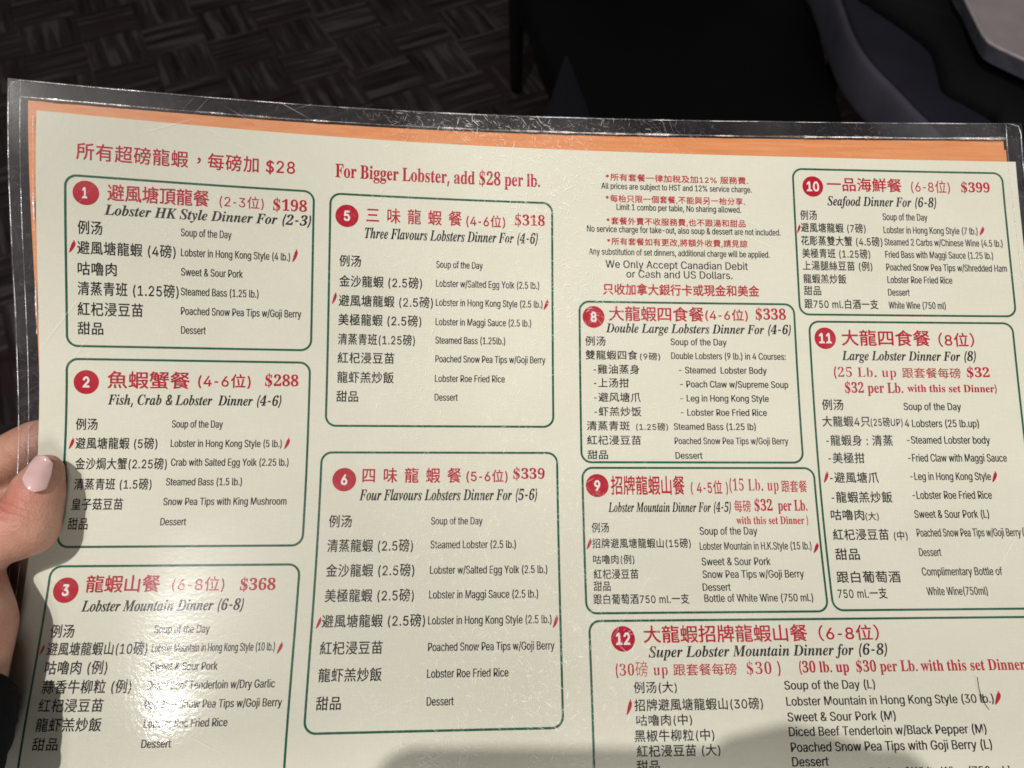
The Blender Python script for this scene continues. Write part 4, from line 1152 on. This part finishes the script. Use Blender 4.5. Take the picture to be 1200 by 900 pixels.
def body(name, chains, origin, mat, parent=None, voxel=0.0011, smooth=6, extra=None):
    V, F = capsules(chains)
    if extra:
        V, F = extra(V, F)
    o3 = np.array(cw(origin))
    V = [cw(v) - o3 for v in V]
    o = mesh(name, V, F, mat, parent, smooth=True)
    o.location = o3
    m = o.modifiers.new('remesh', 'REMESH')
    m.mode = 'VOXEL'
    m.voxel_size = voxel
    m.use_smooth_shade = True
    s = o.modifiers.new('smooth', 'SMOOTH')
    s.factor = 0.5
    s.iterations = smooth
    return o


def ray(px, py, z):
    """point seen at photo pixel (px, py) of the 1200 wide frame, z metres ahead of the viewer"""
    return np.array([(px - 600) / FPX * z, (py - 450) / FPX * z, z])


def page_depth(px, py):
    x, y = 100.0, 100.0
    for _ in range(40):
        p = in_view(x, y)
        q = np.array([600 + FPX * p[0] / p[2], 450 + FPX * p[1] / p[2]])
        e = np.array([px, py]) - q
        x += e[0] * p[2] / FPX * 1000 * 0.9
        y += e[1] * p[2] / FPX * 1000 * 0.9
    return in_view(x, y)[2]


def pd(px, py, dz):
    """point at photo pixel, dz metres in front (-) of or behind (+) the page plane there"""
    return ray(px, py, page_depth(max(px, -20), py) + dz)


THUMB = [(pd(55, 551, -0.0064), 0.0054), (pd(43.5, 577, -0.0092), 0.0084), (pd(32, 617, -0.0102), 0.0098),
         (pd(-10, 626, -0.0110), 0.0110), (pd(-58, 655, -0.0090), 0.0128)]
PALM = [(pd(-58, 655, -0.0090), 0.0128), (pd(-52, 735, -0.0165), 0.0165), (pd(-66, 810, -0.0165), 0.0155), (pd(-92, 905, -0.023), 0.0150)]
BACK = [(pd(-75, 640, 0.013), 0.0110), (pd(-72, 720, 0.012), 0.0140), (pd(-78, 796, -0.0115), 0.0140)]
INDEX = [(pd(-75, 640, 0.013), 0.0110), (pd(-12, 552, 0.0125), 0.0096), (pd(42, 521, 0.0110), 0.0086), (pd(88, 508, 0.0098), 0.0074)]
MIDDLE = [(pd(-78, 665, 0.014), 0.0110), (pd(-10, 606, 0.0145), 0.0096), (pd(55, 590, 0.0118), 0.0086), (pd(108, 584, 0.0102), 0.0074)]
RING = [(pd(-80, 690, 0.014), 0.0108), (pd(-14, 662, 0.0150), 0.0092), (pd(46, 656, 0.0118), 0.0082), (pd(92, 654, 0.0100), 0.0070)]
LITTLE = [(pd(-80, 720, 0.013), 0.0100), (pd(-20, 716, 0.0140), 0.0080), (pd(22, 716, 0.0110), 0.0072), (pd(58, 715, 0.0094), 0.0062)]
HO = pd(-20, 640, -0.005)
HAND = body('person', [THUMB, PALM, BACK, INDEX, MIDDLE, RING, LITTLE, [PALM[1], BACK[1]], [PALM[2], BACK[2]], [PALM[0], BACK[0]]], HO, M_SKIN)
thing(HAND, 'left hand in dark sleeve gripping the menu, thumb with glossy pale pink nail on top', 'person')


def body_depth(px, py, chain):
    d = np.array([(px - 600) / FPX, (py - 450) / FPX, 1.0])
    dl = np.linalg.norm(d)
    d = d / dl
    best = 9
    for (a, ra), (b, rb) in zip(chain[:-1], chain[1:]):
        for i in range(61):
            t = i / 60
            c = a + (b - a) * t
            r = ra + (rb - ra) * t
            m = c @ d
            q = r * r - (c @ c - m * m)
            if q > 0:
                best = min(best, (m - math.sqrt(q)) / dl)
    return best


def nail():
    n = 16
    V, F = [], []
    c0, c1 = np.array([35.5, 577.0]), np.array([54.5, 533.5])
    ax = c1 - c0
    nx = np.array([-ax[1], ax[0]]) / np.linalg.norm(ax)
    for i in range(n + 1):
        s = i / n
        for j in range(n + 1):
            t = j / n * 2 - 1
            wd = 16.2 * (1 - 0.06 * s - 0.32 * s ** 3)
            ss = s * (1 - 0.10 * t * t) + (1 - s) * 0.24 * t * t
            p = c0 + ax * ss + nx * t * wd
            pin = c0 + ax * min(ss, 0.86) + nx * t * wd * 0.93
            z = body_depth(pin[0], pin[1], THUMB)
            if z > 1:
                z = page_depth(*pin) - 0.004
            z -= 0.00035 + 0.0009 * (1 - t * t) + 0.0006 * s
            V.append(np.array(cw(ray(p[0], p[1], z))) - cw(HO))
    for i in range(n):
        for j in range(n):
            a = i * (n + 1) + j
            F.append((a, a + 1, a + n + 2, a + n + 1))
    o = mesh('nail', V, F, M_NAIL, HAND, smooth=True)
    sm = o.modifiers.new('smooth', 'SMOOTH')
    sm.iterations = 8
    so = o.modifiers.new('solidify', 'SOLIDIFY')
    so.thickness = 0.0006
    so.offset = 0
    return o


nail()


def sleeve():
    ctr = [(pd(-66, 812, -0.0185), 0.0172), (pd(-67, 820, -0.0190), 0.0186), (pd(-70, 852, -0.0195), 0.0192), (pd(-95, 905, -0.023), 0.0198), (pd(-160, 1000, -0.032), 0.022), (pd(-230, 1080, -0.04), 0.024)]
    V, F = [], []
    seg = 40
    dirs = [ctr[min(i + 1, len(ctr) - 1)][0] - ctr[max(i - 1, 0)][0] for i in range(len(ctr))]
    rows = 0
    for i in range(len(ctr) - 1):
        for k in range(8):
            t = k / 8
            c = ctr[i][0] * (1 - t) + ctr[i + 1][0] * t
            r = ctr[i][1] * (1 - t) + ctr[i + 1][1] * t
            d = dirs[i] * (1 - t) + dirs[i + 1] * t
            d = d / np.linalg.norm(d)
            e1 = np.cross(d, [0, 0, 1.0])
            e1 /= np.linalg.norm(e1)
            e2 = np.cross(d, e1)
            for j in range(seg):
                a = 2 * math.pi * j / seg
                rr = r * (1 + 0.035 * mnoise.noise(Vector((math.cos(a) * 1.5, math.sin(a) * 1.5, rows * 0.35))) + 0.012 * math.sin(rows * 1.9))
                V.append(np.array(cw(c + (e1 * math.cos(a) + e2 * math.sin(a)) * rr)) - cw(HO))
            rows += 1
    for i in range(rows - 1):
        for j in range(seg):
            j2 = (j + 1) % seg
            F.append((i * seg + j, i * seg + j2, (i + 1) * seg + j2, (i + 1) * seg + j))
    o = mesh('sleeve', V, F, M_SLEEVE, HAND, smooth=True)
    so = o.modifiers.new('solidify', 'SOLIDIFY')
    so.thickness = 0.002
    so.offset = -1


sleeve()


def stray_hair():
    pts = [(319.1, 190.7), (319.0, 194.8), (319.6, 198.2), (321.2, 201.0)]
    V, F = [], []
    for i, (x, y) in enumerate(pts):
        for k in range(5):
            a = 2 * math.pi * k / 5
            V.append(on(x + 0.09 * math.cos(a), y, 0.95 + 0.09 * math.sin(a)))
    for i in range(len(pts) - 1):
        for k in range(5):
            F.append((i * 5 + k, i * 5 + (k + 1) % 5, (i + 1) * 5 + (k + 1) % 5, (i + 1) * 5 + k))
    c = np.mean(V, 0)
    o = mesh('hair', [np.array(v) - c for v in V], F, M_BLACK, None, smooth=True)
    o.matrix_world = MENU_MAT @ Matrix.Translation(c)
    thing(o, 'short dark hair lying on the cover across the 30 lb. price, lower right', 'hair')


stray_hair()


# ------------------------------------------------------------------ things behind the menu
def slab(name, outline_pts, z0, z1, bev, mat, parent=None, seg=4):
    """upholstered or rigid slab with rounded rims from a plan outline (world metres)"""
    bm = bmesh.new()
    vs = [bm.verts.new((x, y, z0)) for x, y in outline_pts]
    f = bm.faces.new(vs)
    ex = bmesh.ops.extrude_face_region(bm, geom=[f])
    bmesh.ops.translate(bm, verts=[v for v in ex['geom'] if isinstance(v, bmesh.types.BMVert)], vec=(0, 0, z1 - z0))
    bmesh.ops.recalc_face_normals(bm, faces=bm.faces)
    if bev:
        ed = [e for e in bm.edges if abs(e.verts[0].co.z - e.verts[1].co.z) < 1e-6]
        bmesh.ops.bevel(bm, geom=ed, offset=bev, segments=seg, profile=0.5, affect='EDGES')
    me = bpy.data.meshes.new(name)
    bm.to_mesh(me)
    bm.free()
    me.materials.append(mat)
    me.polygons.foreach_set('use_smooth', [True] * len(me.polygons))
    return link(bpy.data.objects.new(name, me), parent)


def smooth_loop(pts, n=6):
    out = []
    N = len(pts)
    for i in range(N):
        p0, p1, p2, p3 = (np.array(pts[(i + k - 1) % N], float) for k in range(4))
        for k in range(n):
            t = k / n
            out.append(tuple(0.5 * (2 * p1 + (p2 - p0) * t + (2 * p0 - 5 * p1 + 4 * p2 - p3) * t * t + (3 * p1 - p0 - 3 * p2 + p3) * t ** 3)))
    return out


def leg(parent, x, y, z1, r0=0.015, r1=0.023, lean=(0, 0)):
    V, F = [], []
    n = 16
    for k, (z, r) in enumerate(((0.0, r0 * 0.9), (0.008, r0), (z1, r1))):
        for j in range(n):
            a = 2 * math.pi * j / n
            V.append((x + lean[0] * z + r * math.cos(a), y + lean[1] * z + r * math.sin(a), z))
    F.append(tuple(range(n - 1, -1, -1)))
    for k in range(2):
        for j in range(n):
            j2 = (j + 1) % n
            F.append((k * n + j, k * n + j2, (k + 1) * n + j2, (k + 1) * n + j))
    return mesh('leg', V, F, M_WOOD, parent, smooth=True)


def local(o, root):
    """keep world placement while parented"""
    o.matrix_parent_inverse = Matrix.Translation(-root.location)
    return o


def chair(name, label, outline_pts, zs, legs, back, mat, rim=None, rim_h=0.082):
    cx = sum(p[0] for p in outline_pts) / len(outline_pts)
    cy = sum(p[1] for p in outline_pts) / len(outline_pts)
    root = empty(name, (cx, cy, 0))
    thing(root, label, 'chair')
    lp = smooth_loop(outline_pts)
    if rim is None:
        local(slab('seat', lp, zs - 0.10, zs, 0.022, mat, root), root)
    else:
        local(slab('seat', [(cx + (x - cx) * 0.985, cy + (y - cy) * 0.985) for x, y in lp], zs - 0.09, zs + 0.004, 0.008, mat, root), root)
        # rounded band running round the edge of the seat
        V, F = [], []
        N = len(lp)
        P = np.array(lp)
        d = np.roll(P, -1, 0) - np.roll(P, 1, 0)
        d /= np.linalg.norm(d, axis=1, keepdims=True)
        nn = np.stack([d[:, 1], -d[:, 0]], 1)
        if ((P - [cx, cy]) * nn).sum() < 0:
            nn = -nn
        K = 12
        for i in range(N):
            for k in range(K + 1):
                a = -math.pi / 2 + math.pi * k / K
                off = 0.012 * max(0.0, math.cos(a)) ** 0.45
                V.append((P[i, 0] + nn[i, 0] * off, P[i, 1] + nn[i, 1] * off, zs - rim_h / 2 + rim_h / 2 * math.copysign(abs(math.sin(a)) ** 0.7, math.sin(a))))
        for i in range(N):
            i2 = (i + 1) % N
            for k in range(K):
                F.append((i * (K + 1) + k, i2 * (K + 1) + k, i2 * (K + 1) + k + 1, i * (K + 1) + k + 1))
        local(mesh('seat_rim', V, F, rim, root, smooth=True), root)
    for x, y in legs:
        local(leg(root, x, y, zs - 0.09), root)
    bx0, by0, bx1, by1, bz = back
    pts = [(bx0, by0), (bx1, by0), (bx1, by1), (bx0, by1)]
    local(slab('backrest', pts, zs - 0.05, bz, 0.02, mat, root), root)
    return root


chair('chair', 'black chair further back, its slim tapered leg standing on the patterned carpet',
      [(-0.03, 1.75), (0.22, 1.73), (0.45, 1.75), (0.45, 2.0), (0.45, 2.22), (0.22, 2.24), (-0.03, 2.22), (-0.04, 2.0)], 0.46,
      [(0.011, 1.790), (0.40, 1.790), (0.011, 2.18), (0.40, 2.18)], (-0.02, 2.24, 0.44, 2.29, 0.9), M_SEATB)
chair('chair', 'black upholstered chair seat right behind the top edge of the menu',
      [(0.037, 1.608), (0.06, 1.45), (0.09, 1.313), (0.095, 1.19), (0.11, 0.98), (0.30, 0.92), (0.54, 0.95), (0.60, 1.12), (0.625, 1.35), (0.625, 1.72), (0.32, 1.74), (0.035, 1.70)], 0.34,
      [(0.14, 1.02), (0.52, 1.02), (0.12, 1.54), (0.52, 1.54)], (0.07, 1.75, 0.55, 1.78, 0.70), M_SEATB)
chair('chair', 'navy chair at the right with a rounded slate grey band round its curved seat edge',
      [(0.62, 1.60), (0.611, 1.50), (0.607, 1.384), (0.601, 1.27), (0.608, 1.186), (0.632, 1.10), (0.652, 1.03), (0.70, 0.90), (0.82, 0.82), (1.0, 0.84), (1.1, 0.95),
       (1.14, 1.2), (1.12, 1.45), (1.0, 1.62), (0.8, 1.66)], 0.46,
      [(0.72, 0.95), (1.03, 0.95), (0.70, 1.5), (1.0, 1.5)], (1.15, 0.95, 1.21, 1.5, 0.85), M_NAVY, M_RIM)


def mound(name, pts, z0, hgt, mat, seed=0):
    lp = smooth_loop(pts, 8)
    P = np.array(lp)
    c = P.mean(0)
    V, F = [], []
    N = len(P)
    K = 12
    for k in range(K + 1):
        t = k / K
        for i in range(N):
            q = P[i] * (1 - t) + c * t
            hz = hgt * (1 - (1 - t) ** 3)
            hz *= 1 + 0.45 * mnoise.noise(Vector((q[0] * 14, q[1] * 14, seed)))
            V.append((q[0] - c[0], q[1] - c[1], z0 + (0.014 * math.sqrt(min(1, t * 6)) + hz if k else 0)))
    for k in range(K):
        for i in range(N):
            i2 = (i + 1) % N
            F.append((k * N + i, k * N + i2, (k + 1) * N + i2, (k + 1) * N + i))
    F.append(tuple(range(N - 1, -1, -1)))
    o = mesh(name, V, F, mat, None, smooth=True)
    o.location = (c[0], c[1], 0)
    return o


thing(mound('shade_mound', [(0.645, 1.40), (0.650, 1.346), (0.672, 1.301), (0.696, 1.249), (0.711, 1.202), (0.704, 1.142), (0.697, 1.090), (0.722, 1.054), (0.746, 1.019), (0.760, 0.98),
                       (0.83, 0.94), (1.0, 0.93), (1.06, 1.05), (1.08, 1.3), (1.0, 1.5), (0.8, 1.54)], 0.466, 0.020, M_SHADE, 3),
      'black mound added on the navy chair seat as the shade round the tray', 'shade_mound')  # dark mound added in the outline of the shadow round the tray


def tray():
    pts = [(0.745, 1.32), (0.731, 1.22), (0.7235, 1.13), (0.7225, 1.10), (0.728, 1.080), (0.750, 1.052), (0.795, 1.002), (0.84, 0.97), (0.92, 0.96), (0.99, 1.08), (0.98, 1.28), (0.85, 1.38)]
    P = np.array(smooth_loop(pts, 8))
    # keep the sides straight between the rounded corners
    c = P.mean(0)
    root = empty('plastic_tray', (c[0], c[1], 0.52))
    thing(root, 'smoky clear plastic tray with a pale rim at the top right corner', 'tray')

    def ring(s, z):
        return [(c[0] + (q[0] - c[0]) * s, c[1] + (q[1] - c[1]) * s, z) for q in P]

    prof = [(0.985, 0.552), (0.86, 0.523), (0.80, 0.521), (0.0, 0.521)]
    V, F = [], []
    N = len(P)
    for s, z in prof:
        V += ring(s, z)
    for k in range(len(prof) - 1):
        for i in range(N):
            i2 = (i + 1) % N
            F.append((k * N + i, k * N + i2, (k + 1) * N + i2, (k + 1) * N + i))
    o = mesh('tray_body', V, F, [M_TRAY, M_TRAYWALL], root, smooth=False, midx=[1] * N + [0] * (len(F) - N))
    so = o.modifiers.new('solidify', 'SOLIDIFY')
    so.thickness = 0.0015
    local(o, root)
    V, F = [], []
    K = 8
    for k in range(K):
        a = 2 * math.pi * k / K
        V += ring(0.993 + 0.009 * math.cos(a), 0.5535 + 0.0022 * math.sin(a))
    for k in range(K):
        k2 = (k + 1) % K
        for i in range(N):
            i2 = (i + 1) % N
            F.append((k * N + i, k * N + i2, k2 * N + i2, k2 * N + i))
    local(mesh('tray_rim', V, F, M_TRAYRIM, root, smooth=True), root)


tray()


def peak():
    V, F = [], []
    K, N = 14, 28
    for k in range(K + 1):
        t = k / K
        for i in range(N):
            a = 2 * math.pi * i / N
            r = (0.080 * (1 - t) + 0.002) * (1 + 0.12 * math.cos(3 * a + 0.6))
            V.append((r * math.cos(a) + 0.012 * (1 - t), r * 0.8 * math.sin(a), 0.245 * t))
    for k in range(K):
        for i in range(N):
            i2 = (i + 1) % N
            F.append((k * N + i, k * N + i2, (k + 1) * N + i2, (k + 1) * N + i))
    F.append(tuple(range(N - 1, -1, -1)))
    o = mesh('folded_cloth', V, F, M_PEAK, None, smooth=True)
    o.location = (0.077, 1.0, 0.340)
    thing(o, 'dark navy cloth folded to a peak, standing behind the middle of the menu top edge', 'cloth')


peak()

# ------------------------------------------------------------------ the phone that takes the picture (its shadow falls on the menu)
def phone():
    root = empty('phone', tuple(cw((-0.043, 0.0210, -0.006))))
    root.rotation_euler = cam_o.rotation_euler
    thing(root, 'phone held above the menu, whose rounded shadow falls on its bottom edge', 'phone')
    bm = bmesh.new()

    def prism(pts, z0, z1):
        a = [bm.verts.new((x, -y, -z0)) for x, y in pts]
        b = [bm.verts.new((x, -y, -z1)) for x, y in pts]
        n = len(pts)
        bm.faces.new(a)
        bm.faces.new(b[::-1])
        for i in range(n):
            bm.faces.new((a[i], b[i], b[(i + 1) % n], a[(i + 1) % n]))

    def sub(name, rect, z0, z1, r, m):
        nonlocal bm
        bm = bmesh.new()
        prism(rounded(rect[0], rect[1], rect[2], rect[3], r, 0.02), z0, z1)
        bmesh.ops.recalc_face_normals(bm, faces=bm.faces)
        me = bpy.data.meshes.new(name)
        bm.to_mesh(me)
        bm.free()
        me.materials.append(m)
        return link(bpy.data.objects.new(name, me), root)

    sub('phone_body', (-0.074, -0.038, 0.074, 0.038), -0.004, 0.003, 0.011, M_PHONE)
    sub('camera_bump', (0.021, -0.036, 0.071, -0.005), 0.0028, 0.0045, 0.007, M_PHONE)
    for x, y in ((0.043, -0.0245), (0.059, -0.030), (0.059, -0.013)):
        sub('lens', (x - 0.0045, y - 0.0045, x + 0.0045, y + 0.0045), 0.0043, 0.0055, 0.0044, M_PHONE)


phone()
RI = [((0.014, 0.004, -0.020), 0.0105), ((0.008, -0.0130, -0.010), 0.0088), ((-0.008, -0.0165, -0.005), 0.0078), ((-0.022, -0.0135, -0.004), 0.0068)]
RM = [((0.051, 0.024, 0.003), 0.0110), ((0.043, 0.017, 0.0085), 0.0086), ((0.035, 0.014, 0.0072), 0.0078), ((0.028, 0.015, 0.0052), 0.0066)]
RRg = [((0.052, 0.038, 0.003), 0.0108), ((0.043, 0.034, 0.0085), 0.0084), ((0.033, 0.033, 0.0072), 0.0076), ((0.025, 0.034, 0.0052), 0.0066)]
RL = [((0.052, 0.052, 0.002), 0.0100), ((0.043, 0.051, 0.0080), 0.0076), ((0.034, 0.051, 0.0068), 0.0068), ((0.026, 0.051, 0.0050), 0.0060)]
RT = [((0.055, 0.060, -0.014), 0.0150), ((0.037, 0.052, -0.0225), 0.0108), ((0.015, 0.042, -0.0205), 0.0092), ((-0.003, 0.034, -0.0190), 0.0078)]
RP = [((0.014, 0.006, -0.021), 0.0105), ((0.030, 0.044, -0.020), 0.0150), ((0.048, 0.084, -0.030), 0.0190), ((0.055, 0.134, -0.055), 0.0230), ((0.065, 0.21, -0.10), 0.028)]
RH = body('person', [RI, RM, RRg, RL, RT, RP, [RM[0], RP[1]], [RRg[0], RP[1]], [RL[0], RP[2]], [RT[0], RP[1]], [RT[0], RP[2]]], (0.05, 0.04, 0), M_SKIN, voxel=0.0016)
thing(RH, 'right hand holding the phone above the menu', 'person')
